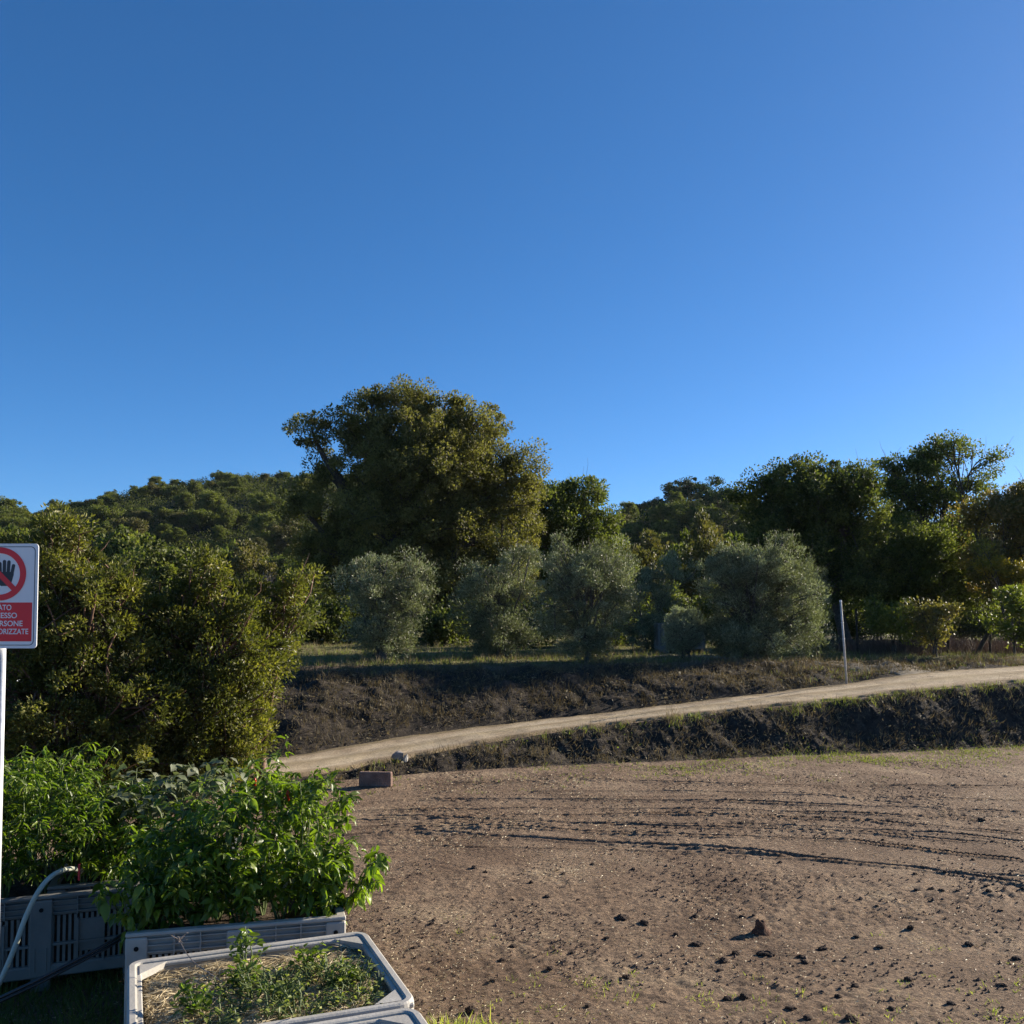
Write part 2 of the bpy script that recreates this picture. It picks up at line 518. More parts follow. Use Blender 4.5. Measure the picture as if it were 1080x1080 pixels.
M['road'] = gravel_material()
rx = np.arange(-8, 26, .06)
rows = []
nt_ = 40
Yl = np.interp(rx, LOW[:, 0], LOW[:, 1]); Yu = np.interp(rx, UPP[:, 0], UPP[:, 1])
for k in range(nt_ + 1):
    s = k / nt_
    lo = Yl + .10 + .10 * fbm(rx * 2.1, rx * 0 + 3, 3); hi = Yu - .05 + .12 * fbm(rx * 1.7, rx * 0 + 9, 3)
    y = lo + (hi - lo) * s
    z = relief(rx, y)[0] + .012 + .02 * fbm(rx * .9, y * .9, 3) + .010 * fbm(rx * 6, y * 6, 2)
    # two worn wheel lines
    z = z - .025 * (np.exp(-((s - .28) / .09) ** 2) + np.exp(-((s - .72) / .09) ** 2))
    z = z + .02 - .05 * (k in (0, nt_))
    rows.append(np.stack([rx, y, z], -1))
rv = np.vstack(rows); n = len(rx)
ii = (np.arange(nt_)[:, None] * n + np.arange(n - 1)[None, :]).ravel()
tag(newobj('dirt_road', npmesh('dirt_road', rv, [np.stack([ii, ii + 1, ii + n + 1, ii + n], -1)], M['road'], True, np.repeat(np.linspace(0, 1, nt_ + 1), n))), kind='structure')


def strip(name, cl, w, mat, lift=.012):
    """a track laid on the ground along a centre line"""
    cl = np.array(cl, float)
    s = np.concatenate([[0], np.cumsum(np.linalg.norm(np.diff(cl, axis=0), axis=1))])
    u = np.arange(0, s[-1], .15)
    c = np.stack([np.interp(u, s, cl[:, 0]), np.interp(u, s, cl[:, 1])], -1)
    for _ in range(12): c[1:-1] = (c[:-2] + c[2:] + c[1:-1]) / 3
    tg = np.gradient(c, axis=0); tg /= np.linalg.norm(tg, axis=1)[:, None]
    nn = np.stack([-tg[:, 1], tg[:, 0]], -1)
    K = 16; rows = []
    for k in range(K + 1):
        off = (k / K - .5) * w * (1 + .15 * fbm(u * .8, u * 0 + (3 if k < K / 2 else 8), 3))
        q = c + nn * off[:, None]
        rows.append(np.column_stack([q, gz(q[:, 0], q[:, 1]) + lift + .03 - .05 * (k in (0, K))]))
    v = np.vstack(rows); n = len(c)
    ii = (np.arange(K)[:, None] * n + np.arange(n - 1)[None, :]).ravel()
    return tag(newobj(name, npmesh(name, v, [np.stack([ii, ii + 1, ii + n + 1, ii + n], -1)], mat, True)), kind='structure')


def on(px, py, z=1.08):
    return G(px, py, z)[:2]


M['track'] = simple('track_dirt', [(.3, (.15, .12, .08)), (.7, (.30, .25, .18))], 3, .95, .15, .8, 30, obj=False)
strip('side_track', [on(1010, 707), on(960, 703), on(880, 699.5), on(800, 697), on(700, 693)], 1.3, M['track'], -.012)
strip('far_track', [(11, 39.5), (16, 40), (22, 40), (34, 41)], 1.6, M['track'])


# ------------------------------------------------------------------ leaves
T_QUAD = (np.array([(0, 0, 0), (-.5, .45, .05), (0, 1, 0), (.5, .45, .05)]), np.array([(0, 3, 2, 1)]), 4)
T_FOLD = (np.array([(0, 0, 0), (-.5, .35, .12), (-.32, .75, .08), (0, 1, -.06), (.32, .75, .08), (.5, .35, .12), (0, .5, 0)]),
          np.array([(0, 6, 1), (1, 6, 2), (2, 6, 3), (3, 6, 4), (4, 6, 5), (5, 6, 0)]), 3)


def leaf_template(bend=.35, fold=.18, wave=.03):
    rows = [(0, 0), (.12, .26), (.30, .47), (.52, .48), (.74, .30), (.9, .11), (1.0, 0)]
    v = []; f = []
    idx = []
    for i, (t, w) in enumerate(rows):
        z = -bend * t * t
        if w == 0: v.append((0, t, z)); idx.append((len(v) - 1,) * 3)
        else:
            b = len(v)
            wv = wave * (1 if i % 2 else -1)
            v += [(-w, t, z + fold * w + wv), (0, t, z), (w, t, z + fold * w - wv)]; idx.append((b, b + 1, b + 2))
    for a, b in zip(idx[:-1], idx[1:]):
        for k in (0, 1):
            q = [a[k], a[k + 1], b[k + 1], b[k]]
            if a[0] == a[2]: f.append((a[0], b[k + 1], b[k]))
            elif b[0] == b[2]: f.append((a[k], a[k + 1], b[0]))
            else: f.append((q[0], q[1], q[2])); f.append((q[0], q[2], q[3]))
    return (np.array(v, float), np.array(f), 3)


T_LEAF = leaf_template()


def unit(a): return a / (np.linalg.norm(a, axis=-1, keepdims=True) + 1e-9)


def leaf_arrays(c, d, nrm, L, Wd, tpl, var):
    """c base, d direction, nrm rough normal, L length, Wd width (arrays)"""
    tv, tf, k = tpl
    d = unit(d); s = unit(np.cross(d, nrm)); nn = np.cross(s, d)
    N = len(c); m = len(tv)
    L = np.broadcast_to(L, (N,)); Wd = np.broadcast_to(Wd, (N,))
    v = c[:, None] + tv[None, :, 0, None] * (s * Wd[:, None])[:, None] + tv[None, :, 1, None] * (d * L[:, None])[:, None] + tv[None, :, 2, None] * (nn * L[:, None])[:, None]
    f = tf[None] + (np.arange(N) * m)[:, None, None]
    return v.reshape(-1, 3), f.reshape(-1, k), np.repeat(var, m)


def sph(n, r=rng):
    return unit(r.normal(size=(n, 3)))


def lobe(px, py, Y, rpx, rpy, depth=1.0, dY=0.0):
    c = P(px, py, Y + dY)
    a = rpx * Y / FPX; b = rpy * Y / FPX
    return (c[0], c[1], c[2], a, a * depth, b)


BOUGH = .68


def clumps(lobes, n, r, inner=.45, noise_=.13, bough=None):
    BOUGH_ = BOUGH if bough is None else bough
    L = np.array(lobes)
    w = (L[:, 3] * L[:, 5] + L[:, 3] * L[:, 4]); w = w / w.sum()
    # boughs: smaller masses standing round each lobe, with gaps between them
    nb = int(np.clip(n / len(L) / 5, 3, 9))
    B = []; bk = []
    for i in range(len(L)):
        d0 = sph(nb, r); d0[:, 2] = np.abs(d0[:, 2]) * np.where(r.random(nb) < .65, 1, -1)
        for j in range(nb):
            q = r.uniform(.28, .50)
            B.append(np.concatenate([L[i, :3] + d0[j] * L[i, 3:6] * (1.03 - q) * r.uniform(.85, 1.08), L[i, 3:6] * q * r.uniform(.8, 1.2)])); bk.append(i)
    B = np.array(B); bk = np.array(bk)
    m = int(n * BOUGH_)
    wb = w[bk] * (B[:, 3] ** 1.3); wb /= wb.sum()
    kb = r.choice(len(B), m, p=wb)
    db = sph(m, r)
    rb = (.45 + .55 * r.random(m) ** .5) * (1 + r.normal(0, noise_, m))
    pb_ = B[kb, :3] + db * rb[:, None] * B[kb, 3:6]
    k = r.choice(len(L), n - m, p=w)
    d = sph(n - m, r)
    rad = inner + (.86 - inner) * r.random(n - m) ** .55
    pa = L[k, :3] + d * rad[:, None] * L[k, 3:6]
    kk = np.concatenate([bk[kb], k]); pp = np.vstack([pb_, pa])
    dd = unit(unit((pp - L[kk, :3]) / L[kk, 3:6]) * .6 + np.vstack([db, d]) * .6)
    # a share of sprays stands out beyond the rest
    sp_ = r.random(n) < .16
    reach = r.uniform(.02, .24, n)[:, None] * sp_[:, None]
    pp = pp + (pp - L[kk, :3]) * reach + np.array((0, 0, 1.0)) * (reach * L[kk, 5][:, None] * .5)
    return pp, dd, kk


def crown_leaves(cc, cd, per, cr, size, aspect, tpl, r, outward=.6, up=.35, vmix=.5, jitter=.9, droop=0.0):
    n = len(cc)
    crs = cr * r.uniform(.4, 1.35, n)
    kk = np.repeat(np.arange(n), per)
    off = r.normal(size=(n * per, 3)); off *= (r.random((n * per, 1)) ** .33) / (np.linalg.norm(off, axis=1)[:, None] + 1e-9)
    c = cc[kk] + off * crs[kk][:, None] * np.array((1, 1, .8))
    d = unit(off * outward + cd[kk] * .4 + sph(n * per, r) * jitter + np.array((0, 0, up - droop)))
    nr = unit(cd[kk] * .5 + off * .5 + sph(n * per, r) * .8 + np.array((0, 0, .5)))
    cv = r.random(n)
    var = np.clip(vmix * cv[kk] + (1 - vmix) * r.random(n * per), 0, 1)
    L = size * r.uniform(.65, 1.25, n * per)
    return leaf_arrays(c, d, nr, L, L * aspect, tpl, var)


def wob(a, b, n, amp, r, sag=0):
    a = np.asarray(a, float); b = np.asarray(b, float)
    t = np.linspace(0, 1, n)[:, None]
    p = a + (b - a) * t
    L = np.linalg.norm(b - a)
    for k in (1, 2):
        p = p + np.sin(np.pi * k * t) * r.normal(0, amp * L / k, 3)
    p[:, 2] += sag * L * np.sin(np.pi * t[:, 0])
    return p


def limbs(mb, base, lobes, cc, ck, r0, r, fork=.3, nbr=.5, forkz=None, stems=1, k=7, spread=.12, twig=.012):
    """trunk, a limb to every lobe and a branch to many clumps"""
    base = np.array(base, float)
    L = np.array(lobes)
    cen = L[:, :3].mean(0)
    for s in range(stems):
        b0 = base + (np.array((r.normal(0, spread), r.normal(0, spread), -.05)) if stems > 1 else np.array((0, 0, -.1)))
        top = b0 + (cen - b0) * fork * r.uniform(.8, 1.2) if forkz is None else np.array((base[0] + (cen[0] - base[0]) * .3 + r.normal(0, .15) * (stems > 1), base[1] + (cen[1] - base[1]) * .3, base[2] + forkz))
        tr = wob(b0, top, 8, .03, r)
        rr = np.linspace(r0 * 1.0, r0 * .72, 8); rr[0] *= 1.35; rr[1] *= 1.1
        mb.tube(tr, rr, k + 2)
        for i in range(len(L)):
            if stems > 1 and i % stems != s: continue
            le = L[i, :3] + np.array((0, 0, L[i, 5] * .45))
            p = wob(tr[-1 if i % 2 == 0 else -2], le, 10, .05, r, .03)
            mb.tube(p, np.linspace(r0 * .55, r0 * .10, 10), k)
            js = np.where(ck == i)[0]
            js = js[r.random(len(js)) < nbr]
            for j in js:
                q = p[r.integers(3, 9)]
                mb.tube(wob(q, cc[j], 6, .05, r, .04), np.linspace(r0 * .14, twig, 6), 4, False)


def tree(name, base, lobes, mat, nclump, per, cr, size, aspect, label, cat, group=None, r0=.2, seed=1, tpl=T_QUAD, bark='bark',
         inner=.45, nbr=.5, stems=1, fork=.3, forkz=None, outward=.6, up=.35, vmix=.5, noise_=.13, twigs=0, jitter=.9, spread=.12, droop=0., bough=None):
    r = np.random.default_rng(seed)
    base = np.array(base, float)
    root = empty(name, base)
    cc, cd, ck = clumps(lobes, nclump, r, inner, noise_, bough)
    keep = cc[:, 2] > gz(cc[:, 0], cc[:, 1]) + cr * .15
    cc, cd, ck = cc[keep], cd[keep], ck[keep]
    mb = MB()
    limbs(mb, base, lobes, cc, ck, r0, r, fork, nbr, forkz, stems, spread=spread)
    if twigs:
        # bare twig ends sticking out of the crown
        s = r.choice(len(cc), twigs)
        for j in s:
            mb.tube(wob(cc[j], cc[j] + (cd[j] + np.array((0, 0, .4))) * cr * r.uniform(1, 1.8), 4, .05, r), np.linspace(.010, .003, 4), 3, False)
    v = np.vstack(mb.v) - base
    mb.v = [v]
    mb.build('trunk', M[bark], root, smooth=True)
    v, f, a = crown_leaves(cc, cd, per, cr, size, aspect, tpl, r, outward, up, vmix, jitter, droop)
    newobj('crown', npmesh('crown', v - base, [f], M[mat], False, a), root)
    tag(root, label, cat, group)
    return root


def gbase(px, Y):
    p = P(px, 690, Y)
    return (p[0], Y, gz1(p[0], Y))


# ---- large oak
tree('oak_tree', gbase(425, 38), [
    lobe(425, 470, 38, 74, 56), lobe(352, 530, 38, 46, 60), lobe(495, 515, 38, 60, 62), lobe(430, 570, 38, 100, 70, .9),
    lobe(540, 550, 38, 40, 66), lobe(328, 458, 38, 28, 18, 1), lobe(428, 424, 38, 40, 20, 1), lobe(505, 458, 38, 40, 26, 1), lobe(480, 620, 38, 80, 50, .8),
    lobe(345, 600, 38, 45, 50, .8), lobe(385, 442, 38, 40, 28), lobe(470, 436, 38, 34, 24), lobe(318, 540, 38, 24, 30), lobe(552, 500, 38, 26, 28), lobe(450, 500, 38, 90, 60)],
    'oak', 1750, 190, .46, .105, .62, 'massive broad brown-green oak tree, tallest in view, behind the olives', 'tree', r0=.42, seed=11, forkz=2.2, twigs=90, inner=.35, nbr=.2, noise_=.2, bough=.45)
tree('oak_tree', gbase(605, 42), [
    lobe(600, 545, 42, 48, 42), lobe(635, 572, 42, 34, 42), lobe(570, 535, 42, 30, 34), lobe(580, 590, 42, 45, 50), lobe(615, 520, 42, 25, 18), lobe(640, 620, 42, 30, 40)],
    'oak_green', 340, 190, .5, .115, .62, 'smaller rounded green oak tree growing just right of the massive brown-green oak', 'tree', r0=.25, seed=12, twigs=20, inner=.4, nbr=.25)

# ---- olives on the edge of the terrace
OG = 'olive trees along the terrace edge'


def olive(px, Y, lobes, label, seed, nc, per=120, r0=.055, size=.075, cr=.27, stems=4, mat='olive'):
    lobes = lobes + [(*P(px, 684, Y)[:3], lobes[0][3] * .62, lobes[0][3] * .6, .42), (*P(px - 8, 668, Y)[:3], lobes[0][3] * .75, lobes[0][3] * .7, .5)]
    return tree('olive_tree', gbase(px, Y), lobes, mat, int(nc * 1.55), int(per * 1.1), cr * .80, size * .9, .26, label, 'olive tree', OG, r0=r0, seed=seed, bark='bark_olive', stems=stems,
                inner=.4, nbr=.4, fork=.2, outward=.7, up=.7, vmix=.45, twigs=60, noise_=.24, spread=.10, bough=.55)


olive(405, 22, [lobe(408, 632, 22, 52, 44), lobe(385, 615, 22, 32, 28), lobe(435, 618, 22, 28, 28), lobe(410, 666, 22, 34, 26), lobe(432, 592, 22, 10, 16), lobe(372, 600, 22, 12, 16), lobe(398, 598, 22, 24, 16)],
      'round silvery olive tree standing apart at the terrace edge, in front of the massive oak', 21, 210)
olive(525, 24, [lobe(525, 632, 24, 46, 44), lobe(505, 640, 24, 30, 40), lobe(545, 600, 24, 30, 26), lobe(530, 668, 24, 42, 26), lobe(560, 590, 24, 12, 18), lobe(500, 600, 24, 12, 16)],
      'dull olive tree set slightly back, half merged with the tall pale olive beside it', 22, 200)
olive(618, 22, [lobe(620, 625, 22, 50, 46), lobe(600, 600, 22, 34, 32), lobe(640, 600, 22, 34, 28), lobe(615, 670, 22, 30, 26), lobe(592, 575, 22, 12, 18), lobe(655, 590, 22, 12, 20), lobe(625, 575, 22, 10, 16), lobe(650, 630, 22, 22, 30), lobe(583, 640, 22, 24, 38)],
      'tall pale olive tree with upright shoots, on the crest at mid bank', 23, 270)
olive(690, 28, [lobe(690, 640, 28, 36, 44), lobe(668, 620, 28, 30, 34), lobe(710, 610, 28, 32, 30), lobe(690, 668, 28, 40, 22), lobe(660, 650, 28, 24, 30)],
      'shadowy olive tree standing back behind the very small olive', 24, 170)
olive(722, 23.5, [lobe(722, 662, 23.5, 19, 20), lobe(710, 650, 23.5, 12, 10), lobe(733, 668, 23.5, 14, 16)],
      'very small young olive bush, the lowest of the olives, in front of the lone crate', 25, 120, 110, .035, cr=.2, mat='olive_young_lit')
olive(795, 23, [lobe(800, 630, 23, 46, 42), lobe(770, 620, 23, 38, 42), lobe(835, 630, 23, 38, 46), lobe(800, 598, 23, 48, 24), lobe(795, 674, 23, 52, 22), lobe(838, 655, 23, 34, 22), lobe(774, 668, 23, 28, 24), lobe(825, 580, 23, 14, 20), lobe(772, 580, 23, 14, 16), lobe(850, 670, 23, 24, 24), lobe(762, 650, 23, 14, 28), lobe(760, 600, 23, 20, 18), lobe(840, 600, 23, 20, 22)],
      'widest and darkest olive tree, its skirts touching the bank, left of the thin white pole', 26, 520, 120, .11)
olive(862, 25.5, [lobe(858, 640, 25.5, 22, 34), lobe(850, 610, 25.5, 18, 22), lobe(862, 670, 25.5, 16, 18)],
      'narrow grey olive tree squeezed between the widest olive and the thin white pole', 27, 90)

# ---- shaded bushes behind the olives
for i_, (px, Y, rx_, rz_) in enumerate([(345, 33, 34, 22), (385, 34, 34, 20), (470, 31, 30, 26), (510, 33, 34, 24), (560, 30, 34, 26), (655, 31, 30, 30), (700, 35, 36, 30), (745, 34, 36, 26), (300, 31, 34, 24)]):
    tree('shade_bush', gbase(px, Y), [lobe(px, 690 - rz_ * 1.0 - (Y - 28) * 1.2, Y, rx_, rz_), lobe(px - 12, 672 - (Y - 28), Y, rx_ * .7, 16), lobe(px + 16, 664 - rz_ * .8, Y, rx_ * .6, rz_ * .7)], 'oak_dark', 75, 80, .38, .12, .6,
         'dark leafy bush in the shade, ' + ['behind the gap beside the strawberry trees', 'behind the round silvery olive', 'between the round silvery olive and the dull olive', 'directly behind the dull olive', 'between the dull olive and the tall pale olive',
         'just right of the tall pale olive', 'behind the lone grey crate', 'behind the widest olive', 'at the outer edge of the massive oak'][i_], 'bush', 'shaded bushes behind the olives', r0=.04, seed=400 + i_, stems=3, nbr=.5, inner=.3, twigs=10, fork=.3, noise_=.2)

for i_, (px, Y, rx_, rz_) in enumerate([(880, 36, 34, 22), (925, 37, 34, 20), (975, 36.5, 34, 24), (1025, 36, 34, 22), (1075, 35, 36, 26)]):
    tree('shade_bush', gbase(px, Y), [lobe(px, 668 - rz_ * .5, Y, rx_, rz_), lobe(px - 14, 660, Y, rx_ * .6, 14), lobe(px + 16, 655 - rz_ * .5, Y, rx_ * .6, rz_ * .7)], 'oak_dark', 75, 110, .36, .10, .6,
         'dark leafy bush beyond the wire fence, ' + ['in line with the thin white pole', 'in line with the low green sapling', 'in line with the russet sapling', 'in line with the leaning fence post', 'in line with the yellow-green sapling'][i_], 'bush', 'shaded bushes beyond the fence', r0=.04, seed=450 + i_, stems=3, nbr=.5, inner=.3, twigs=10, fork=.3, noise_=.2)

# ---- trees on the right
tree('oak_tree', gbase(893, 31), [
    lobe(845, 540, 31, 60, 44), lobe(840, 505, 31, 34, 24), lobe(805, 530, 31, 36, 30), lobe(885, 560, 31, 50, 52), lobe(870, 520, 31, 44, 32),
    lobe(835, 580, 31, 50, 40), lobe(905, 520, 31, 28, 30), lobe(880, 610, 31, 42, 28), lobe(910, 590, 31, 30, 40)],
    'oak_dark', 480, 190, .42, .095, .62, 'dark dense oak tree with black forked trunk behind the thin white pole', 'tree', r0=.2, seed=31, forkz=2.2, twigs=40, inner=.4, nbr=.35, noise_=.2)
tree('oak_tree', gbase(1002, 34), [
    lobe(975, 490, 34, 34, 20, 1), lobe(1005, 474, 34, 30, 16, 1), lobe(940, 492, 34, 22, 14, 1), lobe(1042, 492, 34, 18, 14, 1), lobe(1022, 518, 34, 30, 20, 1),
    lobe(950, 524, 34, 32, 20, 1), lobe(988, 530, 34, 34, 18, 1), lobe(965, 505, 34, 40, 20, 1), lobe(935, 550, 34, 26, 20, 1), lobe(1005, 556, 34, 36, 20, 1), lobe(1040, 545, 34, 22, 20, 1)],
    'oak_green', 330, 95, .34, .095, .62, 'tall airy oak tree with open crown, sky showing between its bare dark limbs', 'tree', r0=.13, seed=32, forkz=3.0, twigs=60, inner=.15, nbr=.8, noise_=.25, bough=.5)
tree('oak_tree', gbase(965, 32.2), [
    lobe(958, 592, 32.2, 48, 38), lobe(1000, 585, 32.2, 44, 36), lobe(980, 632, 32.2, 60, 34), lobe(930, 620, 32.2, 34, 40), lobe(1030, 612, 32.2, 34, 40), lobe(945, 565, 32.2, 24, 22)],
    'oak_green', 400, 150, .42, .095, .62, 'bushy green tree filling the space under the tall airy oak', 'tree', r0=.12, seed=33, twigs=40, inner=.3, nbr=.25, noise_=.25, bough=.5)
tree('autumn_tree', gbase(1062, 30), [
    lobe(1062, 560, 30, 40, 36), lobe(1050, 600, 30, 40, 36), lobe(1090, 580, 30, 36, 60), lobe(1040, 540, 30, 24, 20), lobe(1075, 530, 30, 26, 18), lobe(1110, 560, 30, 40, 60)],
    'autumn', 280, 150, .40, .09, .62, 'brownish autumn tree with thinning leaves at the right edge of the photo', 'tree', r0=.16, seed=34, twigs=60, inner=.35, nbr=.5)
tree('autumn_tree', gbase(1062, 28.5), [
    lobe(1052, 596, 28.5, 22, 9), lobe(1075, 606, 28.5, 20, 10), lobe(1040, 578, 28.5, 12, 8)],
    'yellow', 40, 120, .30, .09, .62, 'small tree with bright yellow autumn leaves below the brownish autumn tree', 'tree', r0=.07, seed=35, twigs=10, inner=.2, nbr=.9)


def bare_tree(base, h, label, seed, spreadx=.35, r0=.10, n=6, tilt=(0, 0)):
    r = np.random.default_rng(seed)
    root = empty('bare_tree', base)
    mb = MB()

    def rec(a, d, L, rad, lv):
        b = a + d * L
        mb.tube(wob(a, b, 5, .03, r), np.linspace(rad, rad * .6, 5), 5 if lv < 2 else 3, False)
        if lv >= 5: return
        for k in range(3 if lv else 4):
            dd = unit(d + r.normal(0, spreadx, 3) + np.array((0, 0, .18)))
            t = r.uniform(.55, 1)
            rec(a + d * L * t, dd, L * r.uniform(.6, .82), rad * .58 * (1.15 - t * .3), lv + 1)
    rec(np.zeros(3), unit(np.array((tilt[0], tilt[1], 1.0))), h * .3, r0, 0)
    mb.build('trunk', M['twig'], root)
    tag(root, label, 'tree')
    return root


bare_tree(gbase(1085, 34), 7.0, 'bare grey leafless tree rising behind the brownish autumn tree', 41, .33, .11)
bare_tree(gbase(283, 26), 3.2, 'pale dead leafless bush poking up behind the strawberry tree nearest the bank', 42, .4, .05)
bare_tree(gbase(728, 55), 4.6, 'thin dark leafless young tree above the olives, in front of the middle hill', 43, .3, .05)

# young trees by the fence
tree('young_tree', gbase(940, 25.5), [lobe(940, 655, 25.5, 24, 20), lobe(925, 645, 25.5, 14, 14), lobe(955, 650, 25.5, 14, 16)], 'sapling', 60, 70, .24, .085, .6,
     'low green sapling with several thin stems, first to the right of the thin white pole', 'young tree', r0=.03, seed=51, stems=3, nbr=.9, inner=.2, twigs=20, fork=.3, spread=.08, noise_=.3)
tree('young_tree', gbase(985, 25), [lobe(985, 655, 25, 22, 16), lobe(970, 645, 25, 14, 12), lobe(1002, 650, 25, 14, 10), lobe(985, 672, 25, 20, 10), lobe(990, 634, 25, 8, 8)], 'russet', 60, 55, .24, .09, .6,
     'low sapling with russet-green leaves, between the low green sapling and the leaning fence post', 'young tree', r0=.03, seed=52, stems=2, nbr=.9, inner=.2, twigs=20, fork=.35, spread=.06, noise_=.3)
tree('young_tree', gbase(1068, 25), [lobe(1068, 634, 25, 22, 16), lobe(1052, 660, 25, 16, 14), lobe(1085, 650, 25, 20, 26), lobe(1072, 672, 25, 18, 12), lobe(1062, 620, 25, 10, 8)], 'sapling', 80, 60, .25, .09, .6,
     'low sapling with fresh yellow-green leaves, beyond the leaning fence post at the right edge', 'young tree', r0=.03, seed=53, stems=2, nbr=.9, inner=.2, twigs=15, fork=.35, spread=.06, noise_=.3)

# ---- strawberry trees on the left, big glossy bushes
AG = 'glossy broadleaf bushes beside the planting bins'


def arb(px, Y, lobes, label, seed, nc, per=70):
    return tree('strawberry_tree', gbase(px, Y), lobes, 'arbutus', int(nc * 1.3), int(per * 1.25), .16, .058, .42, label, 'bush', AG, r0=.055, seed=seed, tpl=T_FOLD, bark='bark_red',
                stems=4, inner=.3, nbr=.6, fork=.2, outward=.9, up=.45, vmix=.6, twigs=90, noise_=.26, spread=.18, bough=.5)


arb(70, 11.5, [lobe(62, 605, 11.5, 48, 60), lobe(100, 650, 11.5, 75, 70), lobe(30, 660, 11.5, 60, 80), lobe(60, 740, 11.5, 95, 75), lobe(125, 640, 11.5, 34, 40), lobe(-40, 650, 11.5, 70, 100),
               lobe(140, 740, 11.5, 60, 70), lobe(65, 560, 11.5, 34, 26), lobe(20, 810, 11.5, 60, 34), lobe(100, 812, 11.5, 70, 34)],
    'tallest glossy strawberry tree, a dense dark mass right behind the warning sign', 61, 720)
arb(205, 12.2, [lobe(205, 655, 12.2, 46, 52), lobe(218, 604, 12.2, 26, 32), lobe(235, 690, 12.2, 60, 60), lobe(190, 740, 12.2, 70, 60), lobe(245, 750, 12.2, 45, 46), lobe(180, 802, 12.2, 60, 34), lobe(240, 800, 12.2, 40, 30), lobe(175, 660, 12.2, 34, 40)],
    'middle glossy strawberry tree with a pointed light green top, rising above the chilli plants', 62, 520)
arb(262, 13, [lobe(255, 735, 13, 34, 40), lobe(275, 720, 13, 24, 30), lobe(305, 625, 13, 30, 30), lobe(285, 665, 13, 38, 34), lobe(320, 605, 13, 16, 14), lobe(265, 640, 13, 30, 34), lobe(285, 700, 13, 32, 36), lobe(262, 760, 13, 36, 42), lobe(225, 775, 13, 40, 36), lobe(320, 655, 13, 18, 14), lobe(245, 720, 13, 26, 40)],
    'open strawberry tree with yellow-green sprays leaning towards the road bank', 63, 210)

# ------------------------------------------------------------------ hills
RID_L = np.array([(-400, 600, 215), (-150, 594, 220), (0, 582, 225), (60, 570, 225), (100, 560, 230), (200, 534, 235), (300, 514, 240), (400, 512, 240), (520, 530, 235), (600, 560, 220), (650, 600, 200)], float)
RID_M = np.array([(560, 610, 150), (620, 575, 150), (640, 556, 150), (665, 545, 150), (700, 538, 150), (750, 535, 150), (800, 550, 152), (870, 556, 155), (960, 562, 160), (1080, 566, 165), (1300, 580, 170)], float)


def hill(name, rid, y0):
    rp = np.array([P(*r_) for r_ in rid])
    xs = np.linspace(rp[:, 0].min(), rp[:, 0].max(), 140)
    xs = np.concatenate([[xs[0] - 160, xs[0] - 60], xs, [xs[-1] + 60, xs[-1] + 160]])
    Yr = np.interp(xs, rp[:, 0], rp[:, 1]); zr_ = np.interp(xs, rp[:, 0], rp[:, 2])
    zr_[:1] = 0; zr_[-1:] = 0

    def hz(x, s):
        """s 0 at the foot, 1 on the ridge, 2 at the far foot"""
        yr = np.interp(x, xs, Yr); zz = np.interp(x, xs, zr_)
        y = y0 + (yr - y0) * s
        z = 1.2 + (zz - 1.2) * np.where(s <= 1, np.sin(np.pi / 2 * np.clip(s, 0, 1)) ** 1.15, np.cos(np.pi / 2 * np.clip(s - 1, 0, 1)))
        return y, z + 1.4 * fbm(x * .05, y * .05, 3) * np.sin(np.pi * s / 2)
    ss = np.linspace(0, 2, 90)
    A, B = np.meshgrid(xs, ss)
    y, z = hz(A.ravel(), B.ravel())
    n, m = len(xs), len(ss)
    ii = (np.arange(m - 1)[:, None] * n + np.arange(n - 1)[None, :]).ravel()
    me = npmesh(name, np.stack([A.ravel(), y, z - .3], -1), [np.stack([ii, ii + 1, ii + n + 1, ii + n], -1)], M['hillsoil'], True)
    tag(newobj(name, me), kind='structure')
    return hz


M['hillsoil'] = simple('hill_undergrowth', [(.35, (.018, .024, .010)), (.65, (.05, .055, .02))], .35, .95, .1, .8, 1.5, obj=False)
hzL = hill('hill_left', RID_L, 100)
hzM = hill('hill_middle', RID_M, 95)


